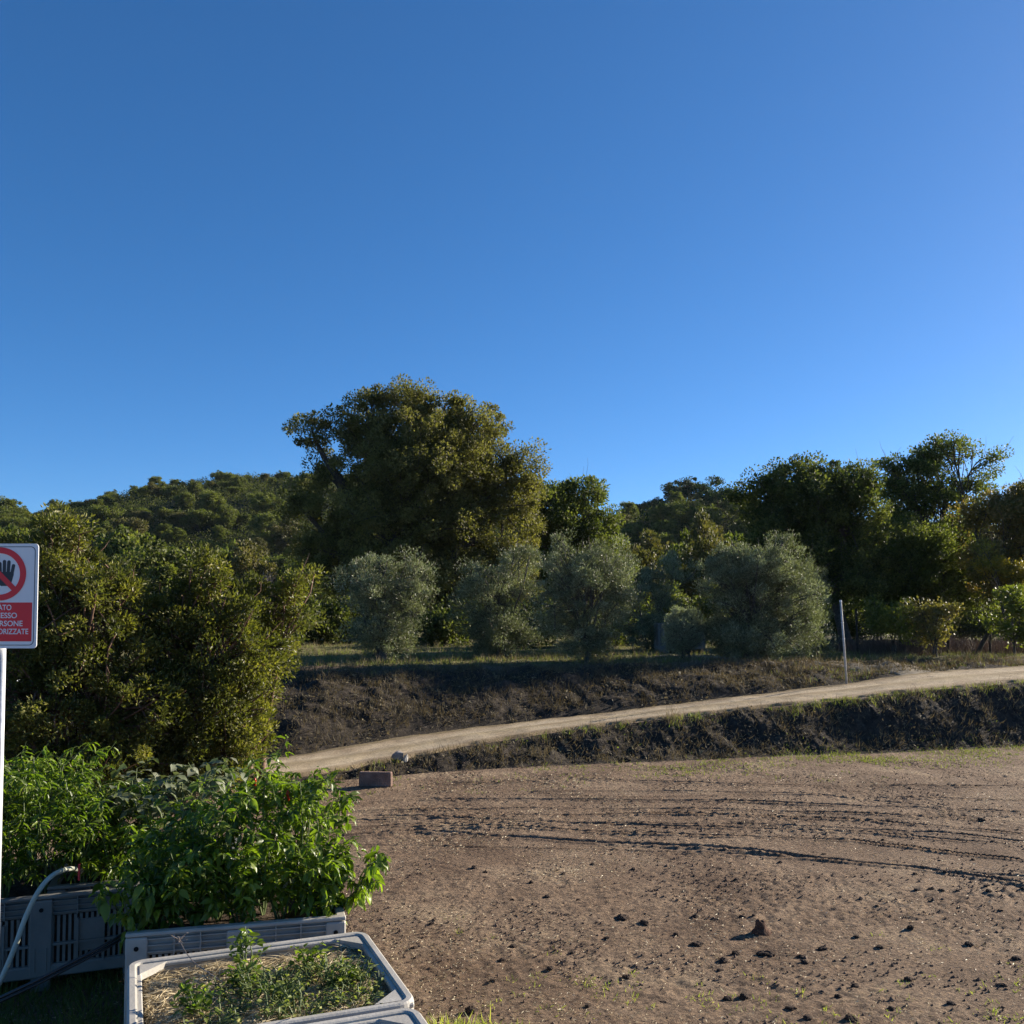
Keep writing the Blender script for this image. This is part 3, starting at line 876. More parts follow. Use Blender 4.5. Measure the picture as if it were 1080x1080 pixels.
def hill_proto(seed, mat, kind):
    """one small tree of the wooded hillside, crown and stem in one mesh"""
    r = np.random.default_rng(seed)
    if kind == 'round':
        lobes = [(0, 0, 2.3, 2.1, 2.1, 1.8), (.8, .2, 3.1, 1.3, 1.3, 1.1), (-.9, -.3, 2.8, 1.2, 1.2, 1.2), (.1, -.9, 1.6, 1.6, 1.3, 1.3)]
        nc, per, cr = 95, 36, .55
    elif kind == 'umbrella':
        lobes = [(0, 0, 6.2, 3.6, 3.6, 1.15), (1.2, .4, 6.7, 2.0, 2.0, .8), (-1.3, -.2, 6.5, 2.0, 1.8, .8)]
        nc, per, cr = 110, 42, .55
    else:
        lobes = [(0, 0, 1.3, 2.0, 2.0, 1.1), (1.1, .3, 1.5, 1.2, 1.2, .8), (-1.0, .3, 1.1, 1.3, 1.2, .9)]
        nc, per, cr = 75, 36, .5
    lobes = [tuple(np.array(l) * (1 + r.normal(0, .12, 6))) for l in lobes]
    cc, cd, ck = clumps(lobes, nc, r, .55, .10)
    v, f, a = crown_leaves(cc, cd, per * 3, cr, .20, .7, T_QUAD, r, .7, .3, .5)
    mb = MB()
    limbs(mb, (0, 0, 0), lobes, cc, ck, .16, r, .5, .05, k=4)
    tv = np.vstack(mb.v); q = np.vstack(mb.q); t = np.vstack(mb.t)
    nv = len(v)
    allv = np.vstack([v, tv]); var = np.concatenate([a, np.zeros(len(tv))])
    q2 = q + nv; t2_ = t + nv
    mi = np.concatenate([np.zeros(len(f)), np.ones(len(q2)), np.ones(len(t2_))])
    return npmesh('hillside_tree', allv, [f, q2, t2_], [M[mat], M['bark']], False, var, mi)


protos = {'round': [hill_proto(100 + i, 'hill', 'round') for i in range(5)], 'brown': [hill_proto(110 + i, 'hillb', 'round') for i in range(2)],
          'shrub': [hill_proto(120 + i, 'hill', 'shrub') for i in range(3)], 'umbrella': [hill_proto(130 + i, 'pine', 'umbrella') for i in range(3)]}
pr = np.random.default_rng(77)


def plant(kind, x, y, z, s, name, label, cat, group):
    me = protos[kind][pr.integers(len(protos[kind]))]
    o = newobj(name, me, None, (x, y, z - .25))
    o.scale = (s * pr.uniform(.9, 1.2), s * pr.uniform(.9, 1.2), s * pr.uniform(.85, 1.1))
    o.rotation_euler = (pr.normal(0, .05), pr.normal(0, .05), pr.uniform(0, 6.28))
    return tag(o, label, cat, group)


def visible_px(x, y, z):
    # rough photo column, only to decide which hillside trees are worth planting
    return 540 + FPX * x / y


pts = []
tries = 0
n_round = 0
while tries < 9000 and len(pts) < 290:
    tries += 1
    s = pr.random() ** .8 * 1.04
    px = pr.uniform(-120, 360) if pr.random() < .88 else pr.uniform(360, 690)
    y0 = 100 + 130 * s
    x = (px - 540) / FPX * y0
    yy, zz = hzL(np.array([x]), np.array([s])); yy, zz = float(yy[0]), float(zz[0])
    sz = (pr.uniform(.5, 1.15) if s < .45 else pr.uniform(.38, .68) if s < .7 else pr.uniform(.3, .5))
    if any((x - a) ** 2 + (yy - b) ** 2 < (2.3 * (sz + c) * .5 * 1.1) ** 2 for a, b, c in pts): continue
    pts.append((x, yy, sz))
    kd = 'round' if pr.random() < .62 else ('brown' if pr.random() < .45 else 'shrub')
    if s > .72: kd = 'shrub'
    if kd == 'shrub': sz *= 1.3
    if s > .9: zz -= .35
    plant(kd, x, yy, zz, sz, {'round': 'hillside_oak', 'brown': 'hillside_oak', 'shrub': 'hillside_shrub'}[kd],
          {'round': 'small round dark green tree on the wooded hillside behind the massive oak', 'brown': 'small brownish tree on the wooded hillside behind the massive oak', 'shrub': 'low spreading green bush on the wooded hillside behind the massive oak'}[kd],
          'bush' if kd == 'shrub' else 'tree', {'round': 'green trees covering the larger hill', 'brown': 'brownish trees covering the larger hill', 'shrub': 'low bushes covering the larger hill'}[kd])
pts = []
tries = 0
while tries < 5000 and len(pts) < 105:
    tries += 1
    s = pr.random() ** .8 * 1.02
    px = pr.uniform(590, 860) if pr.random() < .8 else pr.uniform(860, 1120)
    y0 = 95 + 55 * s
    x = (px - 540) / FPX * y0
    yy, zz = hzM(np.array([x]), np.array([s])); yy, zz = float(yy[0]), float(zz[0])
    sz = pr.uniform(.5, 1.0) if s < .75 else pr.uniform(.35, .55)
    if any((x - a) ** 2 + (yy - b) ** 2 < (2.3 * (sz + c) * .5 * 1.2) ** 2 for a, b, c in pts): continue
    pts.append((x, yy, sz))
    kd = 'brown' if pr.random() < .25 else 'round'
    plant(kd, x, yy, zz, sz, 'hillside_oak', 'small dark tree on the middle hill beneath the umbrella pines', 'tree', 'trees covering the middle hill')
for px, dY, s, lab in ((722, 0, 1.15, 'broadest umbrella pine, its flat dark dome highest on the middle hill'), (752, 3, .9, 'umbrella pine half hidden behind the broadest pine dome on the middle hill'),
                       (775, -3, .85, 'umbrella pine on the middle hill closest to the dark dense oak'), (757, -22, .85, 'paler umbrella pine standing lower down the slope of the middle hill'),
                       (692, -2, .62, 'smallest umbrella pine, on the shoulder of the middle hill over the green oak')):
    yb = 150 + dY
    x = (px - 540) / FPX * yb
    s_ = (yb - 95) / 55
    yy, zz = hzM(np.array([x]), np.array([s_]))
    plant('umbrella', x, float(yy[0]), float(zz[0]) - (3.0 * s), s, 'umbrella_pine', lab, 'pine tree', 'umbrella pines on the middle hill')

def thicket(name, hz, pxr, y0, dy, n, seed, label):
    r = np.random.default_rng(seed)
    s_ = r.random(n) ** .85 * 1.05
    px = r.uniform(*pxr, n); yy0 = y0 + dy * s_
    x = (px - 540) / FPX * yy0
    yy, zz = hz(x, s_)
    R_ = r.uniform(.5, 1.7, n) * np.where(s_ > .7, .8, 1)
    per = 55
    k = np.repeat(np.arange(n), per)
    d = sph(n * per, r); d[:, 2] = np.abs(d[:, 2])
    c = np.stack([x, yy, zz], -1)[k] + d * (R_[k] * (.7 + .4 * r.random(n * per)))[:, None] * np.array((1.2, 1.2, 1.1)) - np.array((0, 0, .3))
    cv = r.random(n)
    v, f, va = leaf_arrays(c, unit(d + sph(n * per, r) * .8), sph(n * per, r), r.uniform(.16, .34, n * per), r.uniform(.12, .24, n * per), T_QUAD, np.clip(.6 * cv[k] + .4 * r.random(n * per), 0, 1))
    tag(newobj(name, npmesh(name, v, [f], M['scrub'], False, va)), label, 'undergrowth', kind='stuff')


thicket('hillside_thicket', hzL, (-140, 640), 100, 130, 6500, 81, 'low scrub filling the gaps between trees on the larger hill')
thicket('hillside_thicket', hzM, (560, 1150), 95, 55, 3200, 82, 'low scrub filling the gaps between trees on the middle hill')

# closer bushes between the olives and the hills
for i, (px, Y, s, kd, top) in enumerate([(170, 75, 1.7, 'round', 566), (235, 78, 1.5, 'shrub', 575), (130, 80, 1.6, 'round', 560), (265, 70, 1.2, 'brown', 580), (60, 82, 1.7, 'brown', 556), (330, 72, 1.5, 'round', 590), (-10, 84, 1.7, 'round', 560)]):
    x = (px - 540) / FPX * Y
    zt = P(px, top, Y)[2]
    hgt = (4.1 if kd != 'shrub' else 2.4) * s
    z0 = gz1(x, Y)
    o = plant(kd, x, Y, z0, s, 'valley_tree', 'rounded tree at the foot of the larger hill, rising ' + ['over the middle strawberry tree', 'beside the middle strawberry tree', 'between the first two strawberry trees', 'over the open strawberry tree', 'over the tallest strawberry tree', 'over the dead leafless bush', 'at the photo edge'][i], 'tree', 'trees at the foot of the larger hill')
    o.scale.z = (zt - z0) / (4.1 if kd != 'shrub' else 2.4)
for i, (px, Y, s, kd, top) in enumerate([(655, 62, 1.1, 'brown', 566), (690, 66, .95, 'brown', 572), (722, 60, .9, 'round', 562), (755, 58, .9, 'brown', 556), (780, 60, 1.0, 'round', 570), (668, 50, .8, 'brown', 585),
                                         (742, 48, .8, 'brown', 580), (560, 60, 1.3, 'round', 590), (1010, 52, 1.5, 'round', 590), (930, 50, 1.4, 'round', 610), (1075, 50, 1.5, 'brown', 600)]):
    x = (px - 540) / FPX * Y
    z0 = gz1(x, Y)
    zt = P(px, top, Y)[2]
    o = plant(kd, x, Y, z0, s, 'valley_tree', 'bushy tree in the hollow below the middle hill, seen ' + ['right of the smaller rounded oak', 'over the shadowy olive', 'over the very small olive', 'left of the thin leafless tree', 'over the widest olive', 'low over the shadowy olive', 'low beside the thin leafless tree', 'behind the massive oak', 'behind the tall airy oak', 'behind the dark dense oak', 'behind the brownish autumn tree'][i], 'tree', 'trees in the hollow before the middle hill')
    o.scale.z = (zt - z0) / 4.1


# ------------------------------------------------------------------ ground cover
def blades(name, x, y, z, h, w, mat, r, lean=.5, n_per=1, var=None, kind='stuff', parent=None):
    n = len(x)
    c = np.stack([x, y, z], -1)
    a = r.uniform(0, 6.28, n)
    d = unit(np.stack([np.cos(a) * lean * r.random(n), np.sin(a) * lean * r.random(n), np.ones(n)], -1))
    b = r.uniform(0, 6.28, n)
    nr = np.stack([np.cos(b), np.sin(b), np.full(n, .3)], -1)
    tv = np.array([(-.5, 0, 0), (.5, 0, 0), (.32, .5, .05), (0, 1, .22), (-.32, .5, .05)])
    tf = np.array([(0, 1, 2, 4), ])
    tf2 = np.array([(4, 2, 3)])
    h = np.broadcast_to(h, (n,)); w = np.broadcast_to(w, (n,))
    s = unit(np.cross(d, nr)); nn = np.cross(s, d)
    v = c[:, None] + tv[None, :, 0, None] * (s * w[:, None])[:, None] + tv[None, :, 1, None] * (d * h[:, None])[:, None] + tv[None, :, 2, None] * (nn * h[:, None])[:, None]
    o = (np.arange(n) * 5)[:, None, None]
    var = r.random(n) if var is None else var
    me = npmesh(name, v.reshape(-1, 3), [(tf[None] + o).reshape(-1, 4), (tf2[None] + o).reshape(-1, 3)], M[mat], False, np.repeat(var, 5))
    ob = newobj(name, me, parent)
    if kind: ob['kind'] = kind
    return ob


def tufts(n, per, xr, yr, spread, r, test):
    cx = r.uniform(*xr, n); cy = r.uniform(*yr, n)
    k = test(cx, cy) > r.random(n)
    cx, cy = cx[k], cy[k]
    x = np.repeat(cx, per) + r.normal(0, spread, len(cx) * per); y = np.repeat(cy, per) + r.normal(0, spread, len(cx) * per)
    return x, y, np.repeat(r.random(len(cx)), per)


gr = np.random.default_rng(5)


def cond_crest(x, y):
    z, t1, t2, t3, b1, b2, rd, te = relief(x, y)
    m = np.where(te, np.where(y < 27, .9, .4), np.clip((t3 - .6) * 2.2, 0, .8) * (t3 > 0))
    right = np.clip((x - 5.5) / 2, 0, 1) * (t3 > .05) * (~te) * .7
    return np.clip(m + right, 0, 1)


x, y, tv_ = tufts(9000, 13, (-9, 22), (15, 33), .06, gr, cond_crest)
# keep the tracks clear
z = gz(x, y)
k = np.ones(len(x), bool)
st = np.array([on(1010, 707), on(960, 703), on(880, 699.5), on(800, 697), on(700, 693)]); st = st[np.argsort(st[:, 0])]
k &= ~((np.abs(y - np.interp(x, st[:, 0], st[:, 1])) < .9) & (x > st[0, 0]) & (x < st[-1, 0] + 1.5))
kk = k & (gr.random(len(x)) < .55)
h = .05 + .13 * tv_ * gr.random(len(x)) + .02
tag(blades('grass', x[kk], y[kk], z[kk] - .01, h[kk], .012, 'grass', gr, .8, var=np.clip(tv_[kk] * .6 + .4 * gr.random(kk.sum()), 0, 1)), 'short yellow-green grass along the terrace in front of the olives', 'grass')
kk = k & ~kk
tag(blades('dry_grass', x[kk], y[kk], z[kk] - .01, h[kk] * 1.5, .010, 'drygrass', gr, .9, var=np.clip(tv_[kk] * .6 + .4 * gr.random(kk.sum()), 0, 1)), 'dry straw-coloured grass on the terrace and upper bank', 'grass')


def cond_bank2(x, y):
    z, t1, t2, t3, b1, b2, rd, te = relief(x, y)
    return (t3 > .03) * (t3 < .9) * .45


x, y, tv_ = tufts(15000, 10, (-9, 12), (14, 24), .10, gr, cond_bank2)
tag(blades('bank_weeds', x, y, gz(x, y) - .02, .06 + .16 * gr.random(len(x)), .011, 'drygrass', gr, 1.4, var=np.clip(tv_ * .35 + .15 * gr.random(len(x)), 0, 1)), 'withered brown weeds over the shade-darkened upper bank', 'weeds')  # tones kept low so the weeds match the shade painted on this bank


def cond_bank1(x, y):
    z, t1, t2, t3, b1, b2, rd, te = relief(x, y)
    return (t1 > .05) * (t1 < .97) * .55


x, y, tv_ = tufts(9000, 10, (-2.5, 15), (13.2, 20), .09, gr, cond_bank1)
tag(blades('bank_weeds', x, y, gz(x, y) - .02, .04 + .15 * gr.random(len(x)), .010, 'drygrass', gr, 1.6, var=np.clip(tv_ * .6 + .3 * gr.random(len(x)), 0, 1)), 'withered creeping weeds over the clods of the lower bank', 'weeds')


def cond_verge(x, y):
    z, t1, t2, t3, b1, b2, rd, te = relief(x, y)
    Yl = np.interp(x, LOW[:, 0], LOW[:, 1])
    return np.exp(-((y - Yl + .12) / .16) ** 2) * np.clip(.45 + 1.6 * noise(x * .6, y * 0), 0, 1) * np.clip((x - .5) / 3, .15, 1)


x, y, tv_ = tufts(1500, 26, (9.5, 17.5), (25.6, 30), .16, gr, lambda x, y: np.clip(.5 + 1.4 * noise(x * .6, y * .6), .05, 1))
tag(blades('tall_dry_weeds', x, y, gz(x, y) - .02, .12 + .5 * gr.random(len(x)) * tv_, .016, 'thicket', gr, .7, var=np.clip(.3 + .7 * gr.random(len(x)), 0, 1)), 'tall brown dead weeds along the wire fence', 'weeds')
x, y, tv_ = tufts(160, 60, (2.0, 15), (13.5, 23), .10, gr, lambda x, y: np.clip(cond_verge(x, y) + cond_crest(x, y) * .5, 0, 1))
tag(blades('straw_tufts', x, y, gz(x, y) - .02, .10 + .25 * gr.random(len(x)), .008, 'drygrass', gr, .8, var=.55 + .45 * gr.random(len(x))), 'taller straw-coloured grass tufts beside the dirt road', 'grass')


def mat_leaves(name, n, xr, yr, cond, mat, L, label, cat, lift=.02, vs=1.0):
    x = gr.uniform(*xr, n); y = gr.uniform(*yr, n)
    k = cond(x, y) * np.clip(.5 + 1.6 * fbm(x * 1.1 + 3, y * 1.1, 3), .05, 1) > gr.random(n)
    x, y = x[k], y[k]; n = len(x)
    z = gz(x, y) + lift * gr.random(n)
    d = np.stack([gr.normal(0, 1, n), gr.normal(0, 1, n), gr.normal(.25, .4, n)], -1)
    nr = np.tile((0, -.3, 1.0), (n, 1)) + gr.normal(0, .5, (n, 3))
    Ls = L * gr.uniform(.5, 1.4, n)
    v, f, va = leaf_arrays(np.stack([x, y, z], -1), d, nr, Ls, Ls * gr.uniform(.15, .6, n), T_QUAD, np.clip(vs * (.5 * gr.random(n) + .5 * (.5 + noise(x * 2, y * 2))), 0, 1))
    tag(newobj(name, npmesh(name, v, [f], M[mat], False, va)), label, cat, kind='stuff')


mat_leaves('bank_litter', 60000, (-2.5, 15), (13, 20), lambda x, y: (relief(x, y)[1] > .02) * (relief(x, y)[1] < 1) * .9, 'drygrass', .05, 'dead leaves and stalks matted over the lower bank', 'litter', .04)
mat_leaves('bank_greenery', 22000, (-2.5, 15), (13, 20), lambda x, y: (relief(x, y)[1] > .02) * (relief(x, y)[1] < 1) * np.clip(noise(x * .9, y * 1.5 + 8) * 2.5, 0, 1), 'weed', .035, 'small green weeds creeping over the lower bank', 'weeds', .04, .7)
mat_leaves('bank_litter', 60000, (-9, 12), (15, 23), lambda x, y: (relief(x, y)[3] > .0) * (relief(x, y)[3] < 1) * .9, 'drygrass', .06, 'dead leaves matted over the shade-darkened upper bank', 'litter', .04)
mat_leaves('road_gravel', 60000, (-7, 22), (12.5, 22), lambda x, y: relief(x, y)[6] * .8 + ((relief(x, y)[1] > .85) & (relief(x, y)[1] < 1)) * .5, 'straw', .02, 'loose pale grit on the dirt road and its edges', 'gravel', .03, .5)


x, y, tv_ = tufts(16000, 12, (-2.5, 16), (13.5, 20), .05, gr, cond_verge)
tag(blades('verge_grass', x, y, gz(x, y) - .01, .03 + .09 * gr.random(len(x)), .012, 'grass', gr, 1.0, var=np.clip(.35 + tv_ * .4 + .25 * gr.random(len(x)), 0, 1)), 'fresh green verge grass along the lower edge of the dirt road', 'grass')


def cond_foot(x, y):
    Yf = np.interp(x, fx, fy)
    d = Yf - y
    return np.where(d > -.25, np.exp(-((d - .5) / .9) ** 2), 0) * np.clip(.35 + 1.2 * noise(x * .5 + 5, y * .9), 0.03, 1) * np.clip((x + .5) / 6, .12, .9)


x, y, tv_ = tufts(14000, 8, (-2, 15), (11.5, 17), .07, gr, cond_foot)
tag(blades('field_edge_grass', x, y, gz(x, y) - .005, .015 + .045 * gr.random(len(x)), .012, 'grass', gr, 1.4, var=np.clip(.2 + tv_ * .4 + .4 * gr.random(len(x)), 0, 1)), 'sparse low grass where the bare field meets the lower bank', 'grass')


def cond_near(x, y):
    return np.clip(noise(x * .8 + 3, y * .8 + 2) * 2.2 + .12, 0, .8) * np.exp(-((y - 5.2) / 1.3) ** 2) * np.clip(1.25 - np.abs(x - .6) / 3.2, .03, 1)


x, y, tv_ = tufts(3800, 7, (-1.2, 7), (4.2, 8.2), .03, gr, cond_near)
tag(blades('field_weeds', x, y, gz(x, y) - .004, .012 + .035 * gr.random(len(x)), .006, 'weed', gr, 1.8, var=np.clip(.1 + tv_ * .5 + .4 * gr.random(len(x)), 0, 1)), 'sparse seedling weeds on the near side of the bare field', 'weeds')

x, y, tv_ = tufts(420, 26, (-.75, .35), (4.35, 5.5), .035, gr, lambda x, y: np.clip(.35 + 2.2 * noise(x * 2.2 + 1, y * 2.2), .02, 1))
tag(blades('front_weeds', x, y, gz(x, y) - .004, .02 + .07 * gr.random(len(x)) * (.4 + tv_), .009, 'weed', gr, 1.5, var=np.clip(.1 + tv_ * .5 + .4 * gr.random(len(x)), 0, 1)), 'grey-green weeds sprouting beside the nearest crate', 'weeds')
# straw crumbs lying over the soil
n = 120000
x = gr.uniform(-3.0, 8.5, n) ; y = 4.3 + 9.5 * gr.random(n) ** 1.35
keepp = np.clip(.35 + 1.5 * fbm(x * .8, y * .8, 3), .05, 1) * np.where(x < 1.5, 1, .45) > gr.random(n)
x, y = x[keepp], y[keepp]; n = len(x)
z = gz(x, y) + .004
a = gr.uniform(0, 6.28, n)
d = np.stack([np.cos(a), np.sin(a), gr.normal(0, .15, n)], -1)
v, f, va = leaf_arrays(np.stack([x, y, z], -1), d, np.tile((0, 0, 1.0), (n, 1)) + gr.normal(0, .4, (n, 3)), gr.uniform(.006, .028, n) * (1 + y / 14), gr.uniform(.0025, .006, n) * (1 + y / 20), T_QUAD, gr.random(n))
tag(newobj('straw_litter', npmesh('straw_litter', v, [f], M['straw'], False, va)), 'pale straw crumbs scattered over the brown field', 'straw', kind='stuff')

# small crumbs of earth everywhere: uncountable
n = 42000
x = gr.uniform(-3.0, 10, n); y = 4.3 + 10.5 * gr.random(n) ** 1.3
keepp = np.clip(.3 + 1.6 * fbm(x * .9 + 7, y * .9, 3), .04, 1) > gr.random(n)
x, y = x[keepp], y[keepp]; n = len(x)
sz = gr.uniform(.004, .013, n) * (1 + .6 * (gr.random(n) < .06))
octv = np.array([(1, 0, 0), (0, 1, 0), (-1, 0, 0), (0, -1, 0), (0, 0, .9), (0, 0, -.6)], float)
octf = np.array([(0, 1, 4), (1, 2, 4), (2, 3, 4), (3, 0, 4), (1, 0, 5), (2, 1, 5), (3, 2, 5), (0, 3, 5)])
jit = gr.uniform(.6, 1.3, (n, 6, 1))
v = octv[None] * jit * sz[:, None, None]
rot = gr.uniform(0, 6.28, n); c_, s_ = np.cos(rot), np.sin(rot)
v = np.stack([v[..., 0] * c_[:, None] - v[..., 1] * s_[:, None], v[..., 0] * s_[:, None] + v[..., 1] * c_[:, None], v[..., 2]], -1)
v += np.stack([x, y, gz(x, y) + .003], -1)[:, None]
f = octf[None] + (np.arange(n) * 6)[:, None, None]
M['clod'] = simple('clod_earth', [(.3, (.06, .042, .033)), (.7, (.13, .092, .07))], 25, .95, .15, .9, 60)
M['crumb'] = simple('crumb_earth', [(.3, (.07, .048, .038)), (.7, (.17, .12, .09))], 25, .95, .15, obj=False)
tag(newobj('soil_crumbs', npmesh('soil_crumbs', v.reshape(-1, 3), [f.reshape(-1, 3)], M['crumb'], False)), 'fine crumbs of brown earth over the field', 'soil', kind='stuff')


# clods one can count
def clod_mesh(seed, sx=1, sz=.75):
    import bmesh
    bm = bmesh.new()
    bmesh.ops.create_icosphere(bm, subdivisions=3, radius=1)
    r = np.random.default_rng(seed)
    o = r.uniform(0, 50, 3)
    for v in bm.verts:
        c = v.co
        k = 1 + .5 * float(noise(np.array([c.x * 1.1 + o[0] + c.z]), np.array([c.y * 1.1 + o[1] - c.z]))[0]) + .45 * float(noise(np.array([c.x * 3.2 + o[2]]), np.array([c.y * 3.2 + c.z * 2.9]))[0])
        v.co = Vector((c.x * k * sx, c.y * k, max(c.z * k * sz, -.35)))
    me = bpy.data.meshes.new('dirt_clod'); bm.to_mesh(me); bm.free()
    me.materials.append(M['clod'])
    return me


CM = [clod_mesh(200 + i, 1 + .25 * (i % 3), .65 + .1 * (i % 4)) for i in range(6)]
spots = [(733, 968, 5), (795, 968, 3), (783, 968, 4), (807, 1005, 10), (735, 996, 9), (776, 1005, 5), (763, 1013, 7), (759, 1023, 5), (845, 1008, 5), (848, 1014, 5), (867, 1000, 6), (902, 1041, 6), (884, 1052, 6),
         (785, 1050, 8), (768, 1052, 6), (834, 1065, 9), (852, 1076, 7), (898, 1077, 8), (530, 1012, 6), (541, 997, 6), (656, 969, 9), (680, 974, 7), (903, 988, 5), (928, 999, 6), (960, 980, 6), (1022, 996, 7),
         (958, 1034, 6), (1072, 1010, 7), (625, 912, 4), (668, 917, 4), (594, 922, 3), (776, 928, 4), (823, 909, 4), (916, 910, 3), (965, 922, 4), (997, 921, 3), (967, 940, 5), (982, 938, 4), (993, 940, 4), (1040, 936, 4),
         (1043, 941, 4), (1073, 932, 4), (1079, 937, 4), (1026, 907, 3), (991, 908, 2.5), (931, 887, 2.5), (1047, 888, 3), (869, 901, 3), (703, 873, 3), (560, 932, 4), (577, 947, 5), (500, 917, 5), (512, 921, 4), (455, 975, 5),
         (437, 1000, 5), (520, 1035, 6), (496, 1068, 9), (640, 990, 4), (604, 1004, 4), (660, 1030, 5), (700, 1055, 6), (713, 985, 4), (1010, 940, 3), (1057, 1040, 5), (1003, 1060, 6), (940, 1065, 5), (620, 1060, 5),
         (1001, 828, 3), (1030, 829, 2.5), (959, 832, 2.5), (1035, 866, 5), (937, 867, 5), (905, 829, 3), (760, 935, 3), (690, 940, 3), (726, 952, 3), (610, 951, 3), (540, 950, 3), (1055, 961, 4), (925, 957, 3), (890, 1013, 4), (580, 1022, 5)]
cr_ = np.random.default_rng(9)
for px, py, rp in spots:
    g = G(px, py)
    s = rp * g[1] / FPX * .58
    o = newobj('dirt_clod', CM[cr_.integers(6)], None, (g[0], g[1], gz1(g[0], g[1]) + s * .12))
    o.scale = (s, s, s * cr_.uniform(.8, 1.15)); o.rotation_euler = (0, 0, cr_.uniform(0, 6.28))
    tag(o, 'small dark lump of earth lying loose on the bare field', 'clod', 'loose clods on the bare field')
# the largest one stands up like a stump
g = G(803, 983)
mb = MB()
k = 20; rows = []
hts = [(-.02, .072), (.012, .062), (.03, .042), (.055, .034), (.085, .030), (.092, .020), (.088, 0.003)]
th = np.arange(k) / k * 2 * np.pi
for hh, rr in hts:
    w = rr * (1 + .22 * noise(np.cos(th) * 1.7 + hh * 30, np.sin(th) * 1.7 + 5))
    rows.append(np.stack([np.cos(th) * w * 1.1 - hh * .1, np.sin(th) * w, np.full(k, hh) + .006 * np.cos(th * 3)], -1))
v = np.vstack(rows); i = np.arange(len(hts) - 1)[:, None] * k; j = np.arange(k)[None]
mb.add(v, np.stack([i + j, i + (j + 1) % k, i + k + (j + 1) % k, i + k + j], -1).reshape(-1, 4))
M['clod_red'] = simple('clod_red', [(.3, (.06, .032, .022)), (.7, (.13, .075, .05))], 25, .95, .15, .9, 60)
o = mb.build('upright_clod', M['clod_red'], None, (g[0], g[1], gz1(g[0], g[1]) + .0), True)
tag(o, 'reddish stump-shaped lump of earth, tallest lump on the bare field', 'clod')

# ------------------------------------------------------------------ block and stones
M['concrete'] = simple('concrete', [(.3, (.17, .105, .08)), (.7, (.28, .19, .15))], 9, .95, .2, .9, 55)
g = G(395, 831)
mb = MB(); mb.box((0, 0, .095), (.44, .085, .20), .012, R(-4))
o = mb.build('concrete_block', M['concrete'], None, (g[0], g[1] + .1, gz1(g[0], g[1] + .1)))
mb = MB()
tag(o, 'solid reddish grey concrete block lying where road meets field', 'block')
M['stone_w'] = simple('stone_white', [(.3, (.38, .35, .31)), (.7, (.62, .58, .52))], 6, .9, .3, .5, 30)
M['stone_g'] = simple('stone_grey', [(.3, (.20, .18, .17)), (.7, (.34, .31, .28))], 6, .9, .3, .5, 30)
for px, rr, mt, lab, sd_, rot in ((429, (.05, .04, .115), 'stone_w', 'white angular stone on the end of the lower bank', 5, .5), (420, (.10, .07, .10), 'stone_g', 'grey angular stone leaning beside the white one on the bank end', 6, -.3)):
    r = np.random.default_rng(sd_)
    import bmesh
    bm = bmesh.new()
    for _ in range(16):
        d_ = unit(r.normal(size=3)); bm.verts.new(Vector(d_ * np.array(rr)))
    bmesh.ops.convex_hull(bm, input=bm.verts)
    me = bpy.data.meshes.new('stone'); bm.to_mesh(me); bm.free(); me.materials.append(M[mt])
    Yq = 14.0; p = P(px, 797, Yq)
    o = newobj('stone', me, None, (p[0], Yq, gz1(p[0], Yq) + rr[2] * .55)); o.rotation_euler = (.2, rot, 0)
    tag(o, lab, 'stone')
# fallen tread of earth at the bank's end
# ------------------------------------------------------------------ pole, fence, car, tunnel
M['metal'] = simple('galvanised', [(.3, (.42, .43, .44)), (.7, (.62, .63, .64))], 10, .45, .5, .1, 40, .3)
M['pole'] = simple('weathered_pole', [(.3, (.30, .29, .27)), (.7, (.50, .48, .45))], 14, .7, .3, .2, 40)
M['wood_dark'] = simple('wood_dark', [(.3, (.035, .028, .022)), (.7, (.08, .065, .05))], 10, .9, .2, .6, 40)
M['white'] = simple('white_paint', [(.3, (.62, .62, .60)), (.7, (.78, .78, .76))], 4, .5, .4)
pb = P(893.5, 724, 19.6); pt = P(886.5, 634, 19.55)
zb = gz1(pb[0], 19.6)
root = empty('marker_pole', (pb[0], 19.6, zb))
d = np.array((pt[0] - pb[0], -.05, pt[2] - zb))
mb = MB(); mb.tube([(0, 0, -.15), d * .5, d], [.023, .022, .021], 10); mb.build('pole', M['pole'], root, smooth=True)
mb = MB(); mb.tube([d * .99, d * 1.012], [.025, .025], 10); mb.build('cap', M['metal'], root)
mb = MB(); mb.tube([d * .74, d * .75], [.027, .027], 10); mb.tube([d * .55, d * .558], [.027, .027], 10); mb.build('wire_clamp', M['metal'], root)
tag(root, 'thin pale metal pole leaning slightly beside the dirt road', 'pole')

M['wire'] = simple('rusty_wire', [(.3, (.05, .04, .035)), (.7, (.10, .08, .065))], 10, .8, .3)
